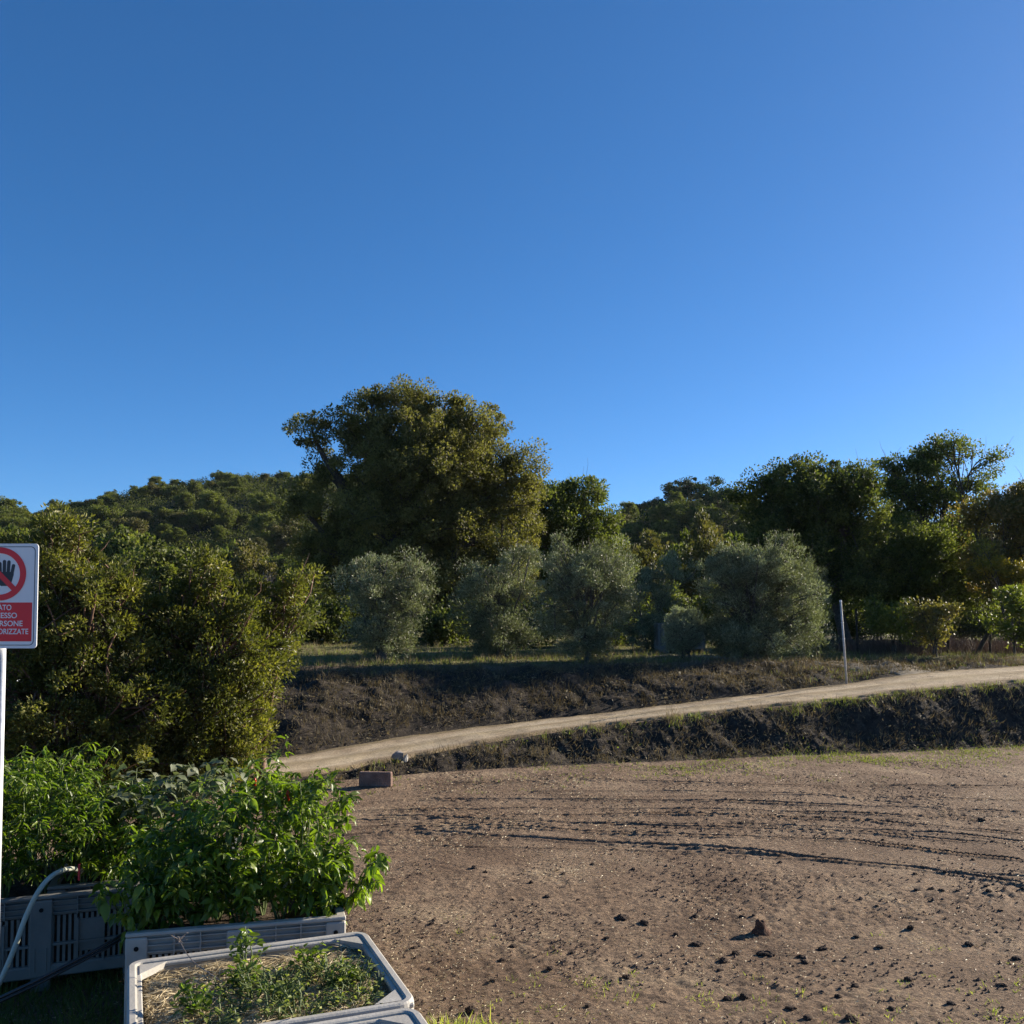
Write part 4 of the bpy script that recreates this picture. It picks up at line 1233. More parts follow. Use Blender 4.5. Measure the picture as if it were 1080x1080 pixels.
# wire fence behind the saplings
fp = [(905, 27.0), (950, 26.8), (1000, 26.6), (1044, 26.4), (1095, 26.2)]
FB = [np.array((P(a, 690, b)[0], b, gz1(P(a, 690, b)[0], b))) for a, b in fp]
root = empty('wire_fence', FB[0])
mb = MB()
for a, b in zip(FB[:-1], FB[1:]):
    L = np.linalg.norm(b - a); dd = (b - a) / L
    H = 1.15
    for s in np.arange(-H, L, .11):
        for sg in (1, -1):
            s0 = s if sg > 0 else s + H
            e = s0 + sg * H
            p0, p1 = (s0, 0.0), (e, H)
            # clip to the bay
            t0, t1_ = 0, 1
            if sg > 0:
                if s0 < 0: t0 = -s0 / H
                if e > L: t1_ = (L - s0) / H
            else:
                if s0 > L: t0 = (s0 - L) / H
                if e < 0: t1_ = s0 / H
            if t1_ <= t0: continue
            q0 = a + dd * (s0 + (e - s0) * t0) + np.array((0, 0, .05 + H * t0)); q1 = a + dd * (s0 + (e - s0) * t1_) + np.array((0, 0, .05 + H * t1_))
            mb.tube([q0 - FB[0], q1 - FB[0]], .003, 3, False)
    for hz_ in (.08, .6, 1.18):
        mb.tube([a - FB[0] + (0, 0, hz_), b - FB[0] + (0, 0, hz_)], .004, 3, False)
mb.build('wire_mesh', M['wire'], root)
for i, b in enumerate(FB):
    mb = MB(); t = np.array((.02 * (i - 2), 0, 0))
    mb.tube([b - FB[0] + (0, 0, -.1), b - FB[0] + t + (0, 0, 1.28)], [.035, .03], 8); mb.build('post', M['wood_dark'], root)
tag(root, 'low wire mesh fence on dark posts behind the saplings', 'fence')
pb = P(1028, 699, 25.6); pt = P(1047, 669, 25.6)
mb = MB(); mb.tube([(0, 0, -.1), ((pt - pb) * .5), (pt - pb) * 1.02], [.06, .055, .05], 9)
o = mb.build('fence_post', M['wood_dark'], None, (pb[0], 25.6, gz1(pb[0], 25.6)))
tag(o, 'thick dark wooden post leaning far over beside the end of the dirt road', 'post')


# polytunnel glimpsed under the left-hand bush
M['poly'] = simple('plastic_sheet', [(.3, (.62, .68, .72)), (.7, (.80, .84, .86))], 3, .35, .5)
root = empty('plastic_tunnel', (-10.45, 17.0, gz1(-10.45, 17.0) - .05))
mb = MB(); rows = []
for yy in np.linspace(-1.0, 1.6, 7):
    th = np.linspace(0, np.pi, 17)
    rows.append(np.stack([1.75 * np.cos(th), np.full(17, yy), 0.72 * np.sin(th) ** .8 + .02 * math.sin(yy * 7)], -1))
v = np.vstack(rows); i = np.arange(6)[:, None] * 17; j = np.arange(16)[None]
mb.add(v, np.stack([i + j, i + j + 1, i + 17 + j + 1, i + 17 + j], -1).reshape(-1, 4))
for yy in (-1.0, 1.6):
    th = np.linspace(0, np.pi, 17)
    e = np.stack([1.75 * np.cos(th), np.full(17, yy), 0.72 * np.sin(th) ** .8], -1)
    mb.add(np.vstack([e, (0, yy, 0)]), None, [(a, a + 1, 17) for a in range(16)])
mb.build('cover', M['poly'], root, smooth=True)
for yy in (-1.0, .3, 1.6):
    th = np.linspace(0, np.pi, 17)
    mb = MB(); mb.tube(np.stack([1.78 * np.cos(th), np.full(17, yy), 0.74 * np.sin(th) ** .8], -1), .02, 6); mb.build('hoop', M['metal'], root)
tag(root, 'low pale plastic tunnel glimpsed through the bush below the warning sign', 'tunnel')

# ------------------------------------------------------------------ planting bins
M['bin'] = simple('bin_plastic', [(.3, (.33, .305, .265)), (.5, (.40, .375, .33)), (.75, (.48, .45, .40))], 5, .5, .4, .12, 60)
M['bin_dark'] = simple('bin_plastic_dark', [(.3, (.14, .135, .12)), (.7, (.20, .192, .172))], 5, .55, .4, .12, 60)
M['potting'] = simple('potting_soil', [(.3, (.03, .022, .016)), (.7, (.09, .065, .045))], 14, .95, .1, .9, 40)
M['void'] = simple('peg_hole_dark', [(.3, (.012, .012, .012)), (.7, (.022, .022, .022))], 5, .9, .1)  # near-black for discs that paint the darkness inside the peg holes
BL, BD, BH = 1.2, 1.0, .60


def wall(L, H, mat, holes=True):
    """one side wall of a bin in the x-z plane, outer face towards -y"""
    mb = MB()
    cw = .115
    z0, z1 = .10, H
    # corner and middle columns
    for xc in (-L / 2 + cw / 2, 0, L / 2 - cw / 2):
        w = cw if xc else .13
        mb.box((xc, 0, (z0 + z1) / 2 - .012), (w, .045, z1 - z0 - .03), .008)
        for q in (-.25, .25):
            mb.box((xc + q * w, -.021, (z0 + z1) / 2 - .14), (.008, .012, z1 - z0 - .36), .002)
    mb.box((0, .003, z1 - .011), (L, .052, .022), .005)       # rim
    mb.box((0, .002, z0 + .035), (L, .044, .075), .008)      # lower beam
    for s in (-1, 1):
        xa = s * .065; xb = s * (L / 2 - cw)
        w = abs(xb - xa); xc = (xa + xb) / 2
        # upper recessed band with three ribs and two uprights
        mb.box((xc, .012, z1 - .075), (w, .008, .115), 0)
        for zz in (.04, .075, .11):
            mb.box((xc, -.004, z1 - zz), (w, .030, .005), 0)
        for k in (1, 2):
            mb.box((xa + (xb - xa) * k / 3, -.004, z1 - .075), (.007, .034, .11), 0)
        # slotted field: narrow vertical slats in two tiers
        for zt, zb_ in ((z1 - .135, z1 - .30), (z1 - .315, z0 + .075)):
            n = 13
            for k in range(n + 1):
                mb.box((xa + (xb - xa) * k / n, .008, (zt + zb_) / 2), (w / n * .52, .012, zt - zb_), 0)
            mb.box((xc, 0, zb_ - .006), (w, .030, .014), 0)
        mb.box((xa + (xb - xa) * .52, .006, z1 - .27), (w * .36, .014, .20), .004)      # smooth label plate
        for k in (1, 2):
            mb.box((xa + (xb - xa) * (.34 if k == 1 else .70), -.004, (z1 + z0) / 2 - .05), (.010, .034, z1 - z0 - .22), 0)
    return mb


def hole(xc, H):
    return MB().tube([(xc, -.0262, H - .085), (xc, -.015, H - .085)], .013, 14)


def add_t(dst, src, rz, off):
    v = np.vstack(src.v); c_, s_ = math.cos(rz), math.sin(rz)
    v = v @ np.array([[c_, s_, 0], [-s_, c_, 0], [0, 0, 1]]) + np.array(off)
    dst.add(v, np.vstack(src.q) if src.q else None, np.vstack(src.t) if src.t else None)


def make_bin(corner, ang, label, mat, H=BH, lip=False, fill=.10, z0=0.0, soil=True):
    """corner: the front right top corner seen from above; ang: turn of the front wall"""
    c_, s_ = math.cos(ang), math.sin(ang)
    cx = corner[0] - c_ * BL / 2 - s_ * BD / 2
    cy = corner[1] - s_ * BL / 2 + c_ * BD / 2
    root = empty('planting_bin', (cx, cy, z0), ang)
    for rz, off, L in ((0, (0, -BD / 2 + .025, 0), BL), (math.pi, (0, BD / 2 - .025, 0), BL), (math.pi / 2, (BL / 2 - .025, 0, 0), BD - .09), (-math.pi / 2, (-BL / 2 + .025, 0, 0), BD - .09)):
        mb = MB(); add_t(mb, wall(L, H, mat), rz, off); w = mb.build('side_wall', M[mat], root)
        
        for xc in (-L / 2 + .058, 0, L / 2 - .058):
            mb = MB(); add_t(mb, hole(xc, H), rz, off); mb.build('peg_hole', M['void'], w)
    mb = MB(); mb.box((0, 0, .115), (BL - .1, BD - .1, .02)); 
    mb.build('floor', M[mat], root)
    for sx in (-1, 0, 1):
        mb = MB(); mb.box((sx * (BL / 2 - .07), 0, .05), (.11, BD - .06, .10), .01); mb.build('foot', M[mat], root)
    if lip:
        # broad folded rim, swept round the rounded corners
        hw, hd, rc = BL / 2 - .0, BD / 2 - .0, .07
        path = []
        for cx_, cy_, a0 in ((hw - rc, hd - rc, 0), (-hw + rc, hd - rc, 90), (-hw + rc, -hd + rc, 180), (hw - rc, -hd + rc, 270)):
            for a in np.linspace(a0, a0 + 90, 8):
                path.append((cx_, cy_, math.cos(R(a)), math.sin(R(a))))
        path = np.array(path); k = len(path)
        prof = [(.004, -.075), (.012, -.072), (.014, -.01), (.010, .006), (.002, .013), (-.022, .013), (-.030, .008), (-.032, -.012), (-.027, -.014), (-.024, .000), (.000, .000), (.004, -.01)]
        v = []
        for o_, z_ in prof:
            v.append(np.stack([path[:, 0] + path[:, 2] * (rc + o_), path[:, 1] + path[:, 3] * (rc + o_), np.full(k, H + z_)], -1))
        v = np.vstack(v); m_ = len(prof)
        v[:, 2] += .004 * noise(v[:, 0] * 3 + 7, v[:, 1] * 3)
        i_ = np.arange(m_)[:, None] * k; i2_ = (np.arange(m_)[:, None] + 1) % m_ * k; j_ = np.arange(k)[None]
        mb = MB(); mb.add(v, np.stack([i_ + j_, i2_ + j_, i2_ + (j_ + 1) % k, i_ + (j_ + 1) % k], -1).reshape(-1, 4))
        for sx in (-1, 1):
            for sy in (-1, 1):
                c0 = np.array((sx * (hw - .045), sy * (hd - .045)))
                mb.add([(c0[0], c0[1], H + .004), (c0[0] - sx * .13, c0[1], H + .004), (c0[0], c0[1] - sy * .13, H + .004), (c0[0], c0[1], H - .03), (c0[0] - sx * .13, c0[1], H - .03), (c0[0], c0[1] - sy * .13, H - .03)],
                       [(1, 2, 5, 4)], [(0, 2, 1), (3, 4, 5)])
        mb.build('rim', M[mat], root)
    tag(root, label, 'planting bin', 'plastic crates used as planters')
    if not soil: return root, None
    # liner and soil inside
    mb = MB(); n = 40
    gxx, gyy = np.meshgrid(np.linspace(-BL / 2 + .055, BL / 2 - .055, n), np.linspace(-BD / 2 + .055, BD / 2 - .055, n))
    zz = H - fill + .025 * fbm(gxx.ravel() * 6 + cx, gyy.ravel() * 6, 3)
    v = np.stack([gxx.ravel(), gyy.ravel(), zz], -1)
    i2 = (np.arange(n - 1)[:, None] * n + np.arange(n - 1)[None]).ravel()
    mb.add(v, np.stack([i2, i2 + 1, i2 + n + 1, i2 + n], -1))
    b = np.array([(-BL / 2 + .055, -BD / 2 + .055), (BL / 2 - .055, -BD / 2 + .055), (BL / 2 - .055, BD / 2 - .055), (-BL / 2 + .055, BD / 2 - .055)])
    vv = np.vstack([np.column_stack([b, np.full(4, .14)]), np.column_stack([b, np.full(4, H - fill - .012)])])
    mb.add(vv, [(0, 1, 5, 4), (1, 2, 6, 5), (2, 3, 7, 6), (3, 0, 4, 7), (3, 2, 1, 0)])
    o = mb.build('potting_soil', M['potting'], None, (cx, cy, z0), True); o.rotation_euler = (0, 0, ang)
    o.data.polygons.foreach_set('use_smooth', np.zeros(len(o.data.polygons), bool))
    tag(o, 'dark potting soil filling the ' + label.split(',')[0], 'soil', kind='stuff')

    def at(u, w, z=None):
        """u, w in -1..1 across the bin -> world"""
        lx, ly = u * (BL / 2 - .08), w * (BD / 2 - .08)
        return np.array((cx + c_ * lx - s_ * ly, cy + s_ * lx + c_ * ly, (H - fill) if z is None else z))
    return root, at


def ang2(a, b): return math.atan2(b[1] - a[1], b[0] - a[0])


a, b = G(140, 985, BH), G(365, 967, BH)
A2 = ang2(a, b)
bin2, at2 = make_bin(b, A2, 'light grey crate of chilli plants, partly behind the straw-filled crate', 'bin')
a3, b3 = G(140, 1016, BH), G(384, 984, BH)
A3 = ang2(a3, b3)
fr3 = b3 + BD * np.array((math.sin(A3), -math.cos(A3), 0))
bin3, at3 = make_bin(fr3, A3, 'nearest light grey crate, mulched with straw and topped by low weeds', 'bin', lip=True, fill=.085)
a1, b1_ = G(0, 950, BH), G(130, 937, BH)
A1 = ang2(a1, b1_)
d1 = (b1_ - a1) / np.linalg.norm(b1_ - a1)
c1 = b1_ + d1 * .13
bin1, at1 = make_bin(c1, A1, 'dark grey crate of chilli plants, below the warning sign', 'bin_dark', fill=.06)
# the one just entering the picture below
q = fr3 + np.array((math.sin(A3), -math.cos(A3), 0)) * .06 + np.array((math.cos(A3), math.sin(A3), 0)) * (-.02)
fr4 = q + BD * np.array((math.sin(A3), -math.cos(A3), 0))
bin4, at4 = make_bin(fr4, A3, 'crate of which only one rounded pale corner shows, against the straw-filled crate', 'bin', lip=True, fill=.14)
# one more row behind carries the aubergines
c5 = b + np.array((-math.sin(A2), math.cos(A2), 0)) * 1.12 + np.array((math.cos(A2), math.sin(A2), 0)) * (-.62)
bin5, at5 = make_bin(c5, A2 + .05, 'crate hidden behind the chilli plants, holding the greyish aubergines', 'bin_dark', fill=.08)


pc = P(716, 690, 26.6)
make_bin((pc[0] + .75, 26.6), R(8), 'lone grey crate standing in the shade behind the very small olive', 'bin_dark', H=.82, z0=gz1(pc[0], 26.6) + .02, soil=False)

# ------------------------------------------------------------------ plants in the bins
def bushy_plant(name, base, h, w, nleaf, L, asp, mat, label, cat, group, seed, droop=.35, fruit=0, stems=5, leanv=(0, 0), tpl=T_LEAF, topbias=.75, fcol='red'):
    r = np.random.default_rng(seed)
    root = empty(name, base)
    mb = MB(); C = []; D = []; V = []
    tips = []
    for s in range(stems):
        a = 2 * np.pi * (s + r.random()) / stems
        top = np.array((math.cos(a) * w * r.uniform(.3, .8) + leanv[0] * h, math.sin(a) * w * r.uniform(.3, .8) + leanv[1] * h, h * r.uniform(.72, .98)))
        p = wob((0, 0, -.03), top, 8, .04, r)
        mb.tube(p, np.linspace(.007, .003, 8), 5, False)
        for k in range(9):
            q = p[r.integers(2, 8)]
            dd = unit(np.array((math.cos(a + r.normal(0, 1.2)), math.sin(a + r.normal(0, 1.2)), r.uniform(.1, .9))))
            e = q + dd * r.uniform(.07, .20) * (h + .3)
            pp = wob(q, e, 5, .06, r)
            mb.tube(pp, np.linspace(.003, .0015, 5), 3, False)
            tips.append(pp)
        tips.append(p[4:]); 
    mb.build('stem', M['stem'], root)
    per = max(1, nleaf // len(tips))
    for pp in tips:
        cv = r.random()
        for k in range(per):
            t = 1 - r.random() ** 1.6
            t = max(0.0, min(.999, t if r.random() < .75 else 1.0 - r.random() * .2))
            i = t * (len(pp) - 1); i0 = int(i)
            i1 = min(i0 + 1, len(pp) - 1)
            c = pp[i0] + (pp[i1] - pp[i0]) * (i - i0)
            a = r.uniform(0, 6.28)
            d = np.array((math.cos(a), math.sin(a), r.normal(.1, .4) - droop))
            C.append(c + d * .008); D.append(d); V.append(.5 * cv + .5 * r.random())
    C = np.array(C); D = np.array(D); V = np.array(V)
    n = len(C)
    nr = np.tile((0, 0, 1.0), (n, 1)) + r.normal(0, .35, (n, 3))
    Ls = L * r.uniform(.5, 1.25, n)
    v, f, va = leaf_arrays(C, D, nr, Ls, Ls * asp * r.uniform(.8, 1.15, n), tpl, V)
    newobj('foliage', npmesh('foliage', v, [f], M[mat], True, va), root)
    for k in range(fruit):
        pp = tips[r.integers(len(tips))]; c = pp[-1] + np.array((0, 0, -.01))
        mb = MB(); ang = r.uniform(0, 6.28)
        t = np.linspace(0, 1, 8)[:, None]
        q = c + np.array((math.cos(ang) * .015, math.sin(ang) * .015, 0)) * np.sin(t * 2) - np.array((0, 0, .075)) * t
        mb.tube(q, np.array([.003, .009, .0105, .0105, .0095, .008, .005, .001]), 8); mb.build('chilli', M[fcol], root, smooth=True)
    tag(root, label, cat, group)
    return root


M['red'] = simple('chilli_red', [(.3, (.45, .02, .012)), (.7, (.62, .04, .02))], 10, .2, .6)
M['fruit'] = simple('fruit_pale', [(.3, (.45, .42, .12)), (.7, (.60, .55, .20))], 10, .35, .5)
LG2 = 'chilli plants in the light grey crate'
LG1 = 'chilli plants in the dark grey crate'
LB2 = 'leafy green chilli plant, one of those crowding the light grey crate'
LB1 = 'slender-leaved green chilli plant, one of those crowding the dark grey crate'
sd_ = 300


def plab(u, w, what, crate):
    row = 'in the front row' if w < -.3 else ('in the middle row' if w < .4 else 'in the back row')
    col = ('at the left end', 'left of centre', 'at the centre', 'right of centre', 'at the right end')[int(np.clip((u + 1.05) / .42, 0, 4))]
    return what + ' ' + row + ' ' + col + ' of the ' + crate + ' crate'


for (u, w, h, fr, wd) in [(-.85, -.75, .42, 0, .22), (-.45, -.7, .48, 0, .24), (0, -.75, .52, 0, .24), (.45, -.7, .55, 0, .24), (.9, -.8, .46, 0, .22),
                      (-.75, -.1, .62, 0, .24), (-.25, -.1, .74, 0, .25), (.25, 0, .86, 1, .25), (.72, -.1, .88, 0, .24),
                      (-.5, .6, .72, 0, .24), (.1, .65, .88, 1, .25), (.55, .6, .95, 0, .26), (.95, .95, .72, 0, .2), (-.95, .9, .5, 0, .2)]:
    sd_ += 1
    p = at2(u, w)
    lean = (0, 0)
    lab = plab(u, w, 'leafy chilli plant', 'light grey')
    bushy_plant('chilli_plant', p, h, wd, 480, .072, .42, 'pepper', lab if not fr else ('tall leafy chilli plant with a red chilli, near the aubergines' if w > .3 else 'leafy chilli plant with one red chilli, middle of the light grey crate'), 'chilli plant', LG2, sd_, fruit=fr)
p = at2(1.0, -.7)
bushy_plant('chilli_plant', p, .44, .20, 300, .085, .46, 'pepper', 'drooping chilli plant spilling over the outer corner of the light grey crate', 'chilli plant', LG2, 399, droop=.9, leanv=(.35, -.05))
p = at2(-1.0, -.85)
bushy_plant('chilli_plant', p, .36, .18, 240, .09, .46, 'pepper', 'drooping chilli plant hanging between the dark crate and the light crate', 'chilli plant', LG2, 398, droop=1.0, leanv=(-.25, -.1))
for (u, w, h) in [(-.9, -.6, .68), (-.45, -.65, .70), (0, -.6, .74), (.42, -.6, .66), (.85, -.55, .52), (-.7, .1, .80), (-.15, .1, .86), (.35, .2, .78), (.85, .2, .62), (-.95, .7, .8), (-.4, .75, .86), (.2, .8, .8)]:
    sd_ += 1
    p = at1(u, w)
    bushy_plant('chilli_plant', p, h, .24, 460, .080, .25, 'pepper', plab(u, w, 'narrow-leaved chilli plant', 'dark grey'), 'chilli plant', LG1, sd_)
for (u, w, h) in [(-.6, -.3, .62), (0, -.3, .72), (.5, -.2, .7), (-.2, .5, .7), (.7, .5, .72)]:
    sd_ += 1
    p = at5(u, w)
    bushy_plant('aubergine_plant', p, h, .24, 230, .095, .6, 'eggplant', plab(u, w, 'broad-leaved aubergine plant', 'hidden'), 'aubergine plant', 'aubergines behind the chilli plants', sd_, droop=.3)

# straw mulch and weeds in the nearest bin
r = np.random.default_rng(91)
for at_, nn, lab in ((at3, 15000, 'loose dry straw mulch filling the nearest light grey crate'), (at4, 3000, 'straw in the crate showing one corner')):
    u = r.uniform(-1.02, 1.02, nn); w = r.uniform(-1.02, 1.02, nn)
    o0 = at_(0, 0); e1 = at_(1, 0) - o0; e2 = at_(0, 1) - o0
    c = o0 + u[:, None] * e1 + w[:, None] * e2
    c[:, 2] += .012 + .045 * r.random(nn) + .03 * fbm(c[:, 0] * 5, c[:, 1] * 5, 2)
    a = r.normal(A3 + .3, 1.0, nn)
    d = np.stack([np.cos(a), np.sin(a), r.normal(0, .22, nn)], -1)
    L = r.uniform(.03, .16, nn)
    c -= d * L[:, None] * .5
    # keep the stalks inside the walls
    e = c + d * L[:, None]
    def inside(q):
        k = q - o0
        return (np.abs((k @ e1) / (e1 @ e1)) < 1.07) & (np.abs((k @ e2) / (e2 @ e2)) < 1.08)
    ok = inside(c) & inside(e)
    tv = r.random(nn) * .7 + .3 * (noise(c[:, 0] * 4, c[:, 1] * 4) + .5)
    v, f, va = leaf_arrays(c[ok], d[ok], np.tile((0, 0, 1.0), (ok.sum(), 1)) + r.normal(0, .5, (ok.sum(), 3)), L[ok], .0045, T_QUAD, np.clip(tv[ok], 0, 1))
    tag(newobj('straw', npmesh('straw', v, [f], M['straw'], False, va)), lab, 'straw', kind='stuff')


def weed(p, h, w, n, L, seed, label, mat='weed', asp=.6, stems=7, group='low weeds in the straw-filled crate'):
    return bushy_plant('weed', p, h, w, n, L, asp, mat, label, 'weed', group, seed, droop=.1, stems=stems, tpl=T_FOLD)


wi = 0
for (u, w) in [(-.35, -.5), (-.1, -.15), (.15, -.45), (.4, -.6), (.6, -.25), (.3, .05), (-.1, .3), (.7, -.65), (-.55, -.85), (0, -.8), (.5, .25), (.2, -.85), (-.3, 0), (.8, -.1), (-.6, -.3), (.45, -.05), (.1, .1), (.62, -.85), (.85, -.45)]:
    wi += 1
    weed(at3(u, w), r.uniform(.08, .18), r.uniform(.09, .15), 100, .026, 500 + wi, ("low tangled weed in the nearest crate's straw, " + ['front left', 'just left of centre', 'front centre', 'front, right of centre', 'close to the outer wall', 'right of centre', 'toward the back, left of centre', 'front right', 'front left corner', 'front centre edge', 'back right', 'front edge by the tomato', 'middle left', 'outer wall, midway', 'left of the bright sprig', 'right middle', 'dead centre', 'front edge, right', 'outermost on the right'][wi - 1]))
for (u, w, h, lab) in [(-.62, -.45, .20, 'bright upright leafy sprig standing alone in the straw'), (-.12, .62, .22, 'sprig with one reddish withered leaf at the back rim of the straw-filled crate'), (.45, .42, .14, 'bright round-leaved sprig toward the outer wall of the straw-filled crate'),
                       (-.2, .2, .12, 'short bright sprig in the middle of the straw-filled crate'), (.1, -.35, .12, 'short bright sprig among the densest weeds of the straw-filled crate'), (.72, -.2, .11, 'short bright sprig close to the outer rim of the straw-filled crate')]:
    wi += 1
    bushy_plant('sprig', at3(u, w), h, .05, 90, .045, .62, 'pepper', lab, 'sprig', None, 600 + wi, droop=.1, stems=3, tpl=T_FOLD)
# fallen tomato
g = at3(-.27, -.93)
me = CM[0]
import bmesh
bm = bmesh.new(); bmesh.ops.create_uvsphere(bm, u_segments=20, v_segments=14, radius=.021)
for v_ in bm.verts: v_.co.z *= .86; 
me = bpy.data.meshes.new('tomato'); bm.to_mesh(me); bm.free(); me.materials.append(M['fruit'])
for p_ in me.polygons: p_.use_smooth = True
gg = G(250, 1072, .6)
root = empty('tomato', (gg[0], gg[1], .575)); newobj('fruit', me, root)
mb = MB()
for k in range(5):
    a = k * 1.257; mb.tube([(0, 0, .017), (math.cos(a) * .008, math.sin(a) * .008, .0195), (math.cos(a) * .014, math.sin(a) * .014, .017)], [.002, .0015, .0005], 4)
mb.build('calyx', M['stem'], root)
tag(root, 'small unripe yellow tomato lying among the weeds in the straw', 'tomato')
# dry stalk leaning over the back rim
p0 = at3(-.25, .1, .56); p1 = at3(-.72, .85, .74)
mb = MB(); mb.tube(wob(p0, p1, 10, .04, r), np.linspace(.0035, .002, 10), 5)
for k in range(14):
    q_ = p1 + r.normal(0, .018, 3); mb.tube([p1 + (p0 - p1) * .04 * r.random(), q_, q_ + r.normal(0, .006, 3)], [.0012, .0018, .001], 4)
tag(mb.build('dry_stalk', M['twig']), 'dry branched seed stalk leaning over the back rim of the straw-filled crate', 'stalk')

# ------------------------------------------------------------------ hoses
M['hose'] = simple('hose_cream', [(.3, (.34, .35, .28)), (.7, (.44, .45, .37))], 8, .45, .4)
M['hose_black'] = simple('hose_black', [(.3, (.012, .012, .012)), (.7, (.025, .025, .025))], 8, .35, .5)


def bez(pts, n=40):
    pts = np.array(pts, float); m = len(pts)
    out = []
    P_ = np.vstack([2 * pts[0] - pts[1], pts, 2 * pts[-1] - pts[-2]])
    for i in range(1, m):
        a, b, c, d = P_[i - 1], P_[i], P_[i + 1], P_[i + 2]
        for t in np.linspace(0, 1, n // (m - 1), endpoint=(i == m - 1)):
            out.append(.5 * ((2 * b) + (c - a) * t + (2 * a - 5 * b + 4 * c - d) * t * t + (3 * b - a - 3 * c + d) * t ** 3))
    return np.array(out)


hp = [P(-14, 1060, 5.35), P(2, 1031, 5.4), P(16, 998, 5.45), P(28, 965, 5.5), P(42, 938, 5.55), P(56, 923, 5.7), P(72, 916.5, 5.95), P(82, 917, 6.15)]
root = empty('garden_hose', hp[0])
mb = MB(); mb.tube(bez([h_ - hp[0] for h_ in hp], 56), .0145, 12); mb.build('pipe', M['hose'], root, smooth=True)
c = hp[-1] - hp[0]
mb = MB(); mb.tube([c + (-.012, 0, 0), c + (.03, 0, -.01)], .019, 12); mb.build('end_cap', M['hose_black'], root)
tag(root, 'thick cream hose arching up against the dark grey crate', 'hose')
p0 = P(83.5, 912, 5.9); p1 = P(83.5, 928, 5.9)
mb = MB(); mb.box((0, 0, 0), (.013, .006, .10), .002); mb.box((0, -.004, .03), (.018, .004, .006), .001)
M['redplastic'] = simple('red_plastic', [(.3, (.55, .02, .03)), (.7, (.65, .03, .04))], 8, .4, .5)
tag(mb.build('plant_label', M['redplastic'], None, (p0[0], 5.9, (p0[2] + p1[2]) / 2)), 'small upright red plastic tag at the tip of the cream hose', 'tag')
hp = [P(-12, 1058, 5.1), P(20, 1043, 5.12), P(45, 1031, 5.15), P(70, 1018, 5.2), P(95, 1005, 5.27), P(125, 988, 5.4), P(146, 972, 5.5), P(160, 955, 5.6)]
mb = MB(); mb.tube(bez(hp, 56), .0095, 10); mb.tube(bez([h_ + np.array((.0, .0, -.022)) + np.array((0, .01, 0)) for h_ in hp], 56), .0085, 10)
tag(mb.build('irrigation_hose', M['hose_black'], None, smooth=True), 'doubled black irrigation hose slanting across the foot of the dark grey crate', 'hose')

# grass under the left bins
gr = np.random.default_rng(15)
n = 26000
x = gr.uniform(-3.6, -1.5, n); y = gr.uniform(4.2, 6.3, n)
o0 = G(0, 1080)
k = (noise(x * 2, y * 2) + .45 > gr.random(n) * .9) & (x < -1.75 + (y - 4.7) * .2)
x, y = x[k], y[k]
tag(blades('lawn_grass', x, y, gz(x, y) - .01, .04 + .11 * gr.random(len(x)), .006, 'grass', gr, 1.1, var=.8 * gr.random(len(x)) * (noise(x * 3, y * 3) + .7)), 'shaded rough grass in front of the dark grey crate', 'grass')

# ------------------------------------------------------------------ warning sign
M['sign_white'] = simple('sign_white', [(.3, (.80, .79, .77)), (.7, (.86, .85, .83))], 3, .4, .5)
M['sign_red'] = simple('sign_red', [(.3, (.76, .012, .022)), (.7, (.82, .018, .028))], 3, .4, .5)
M['sign_black'] = simple('sign_black', [(.3, (.012, .014, .02)), (.7, (.02, .022, .03))], 3, .4, .5)
YS = 4.6
SW, SH = .372, .505
sc_ = P(3.2, 628.5, YS)
root = empty('warning_sign', (sc_[0], YS, gz1(sc_[0], YS)))
zc = sc_[2] - root.location.z
YAW = R(2)


def rrect(w, h, r_, y, t, n=7):
    """rounded plate in the x-z plane"""
    pts = []
    for cx_, cz_, a0 in ((w / 2 - r_, h / 2 - r_, 0), (-w / 2 + r_, h / 2 - r_, 90), (-w / 2 + r_, -h / 2 + r_, 180), (w / 2 - r_, -h / 2 + r_, 270)):
        for a in np.linspace(a0, a0 + 90, n):
            pts.append((cx_ + r_ * math.cos(R(a)), cz_ + r_ * math.sin(R(a))))
    return np.array(pts)


def plate(mb, pts, y, t, cen=(0, 0)):
    k = len(pts)
    f_ = np.column_stack([pts[:, 0], np.full(k, y), pts[:, 1]]); b_ = f_ + (0, t, 0)
    mb.add(np.vstack([f_, b_, (cen[0], y, cen[1]), (cen[0], y + t, cen[1])]), [(a, k + a, k + (a + 1) % k, (a + 1) % k) for a in range(k)],
           [(2 * k, a, (a + 1) % k) for a in range(k)] + [(2 * k + 1, k + (a + 1) % k, k + a) for a in range(k)])


def ring(mb, outer, inner, y, t):
    k = len(outer)
    v = np.vstack([np.column_stack([o_[:, 0], np.full(k, yy), o_[:, 1]]) for yy in (y, y + t) for o_ in (outer, inner)])
    q = []
    for a in range(k):
        b = (a + 1) % k
        q += [(a, b, k + b, k + a), (2 * k + a, 3 * k + a, 3 * k + b, 2 * k + b), (a, 2 * k + a, 2 * k + b, b), (k + a, k + b, 3 * k + b, 3 * k + a)]
    mb.add(v, q)


holder = []
def sp(mb, name, mat, parent=None):
    o = mb.build(name, M[mat], parent or root)
    if parent is None: o.location = (0, -.036, zc)
    return o


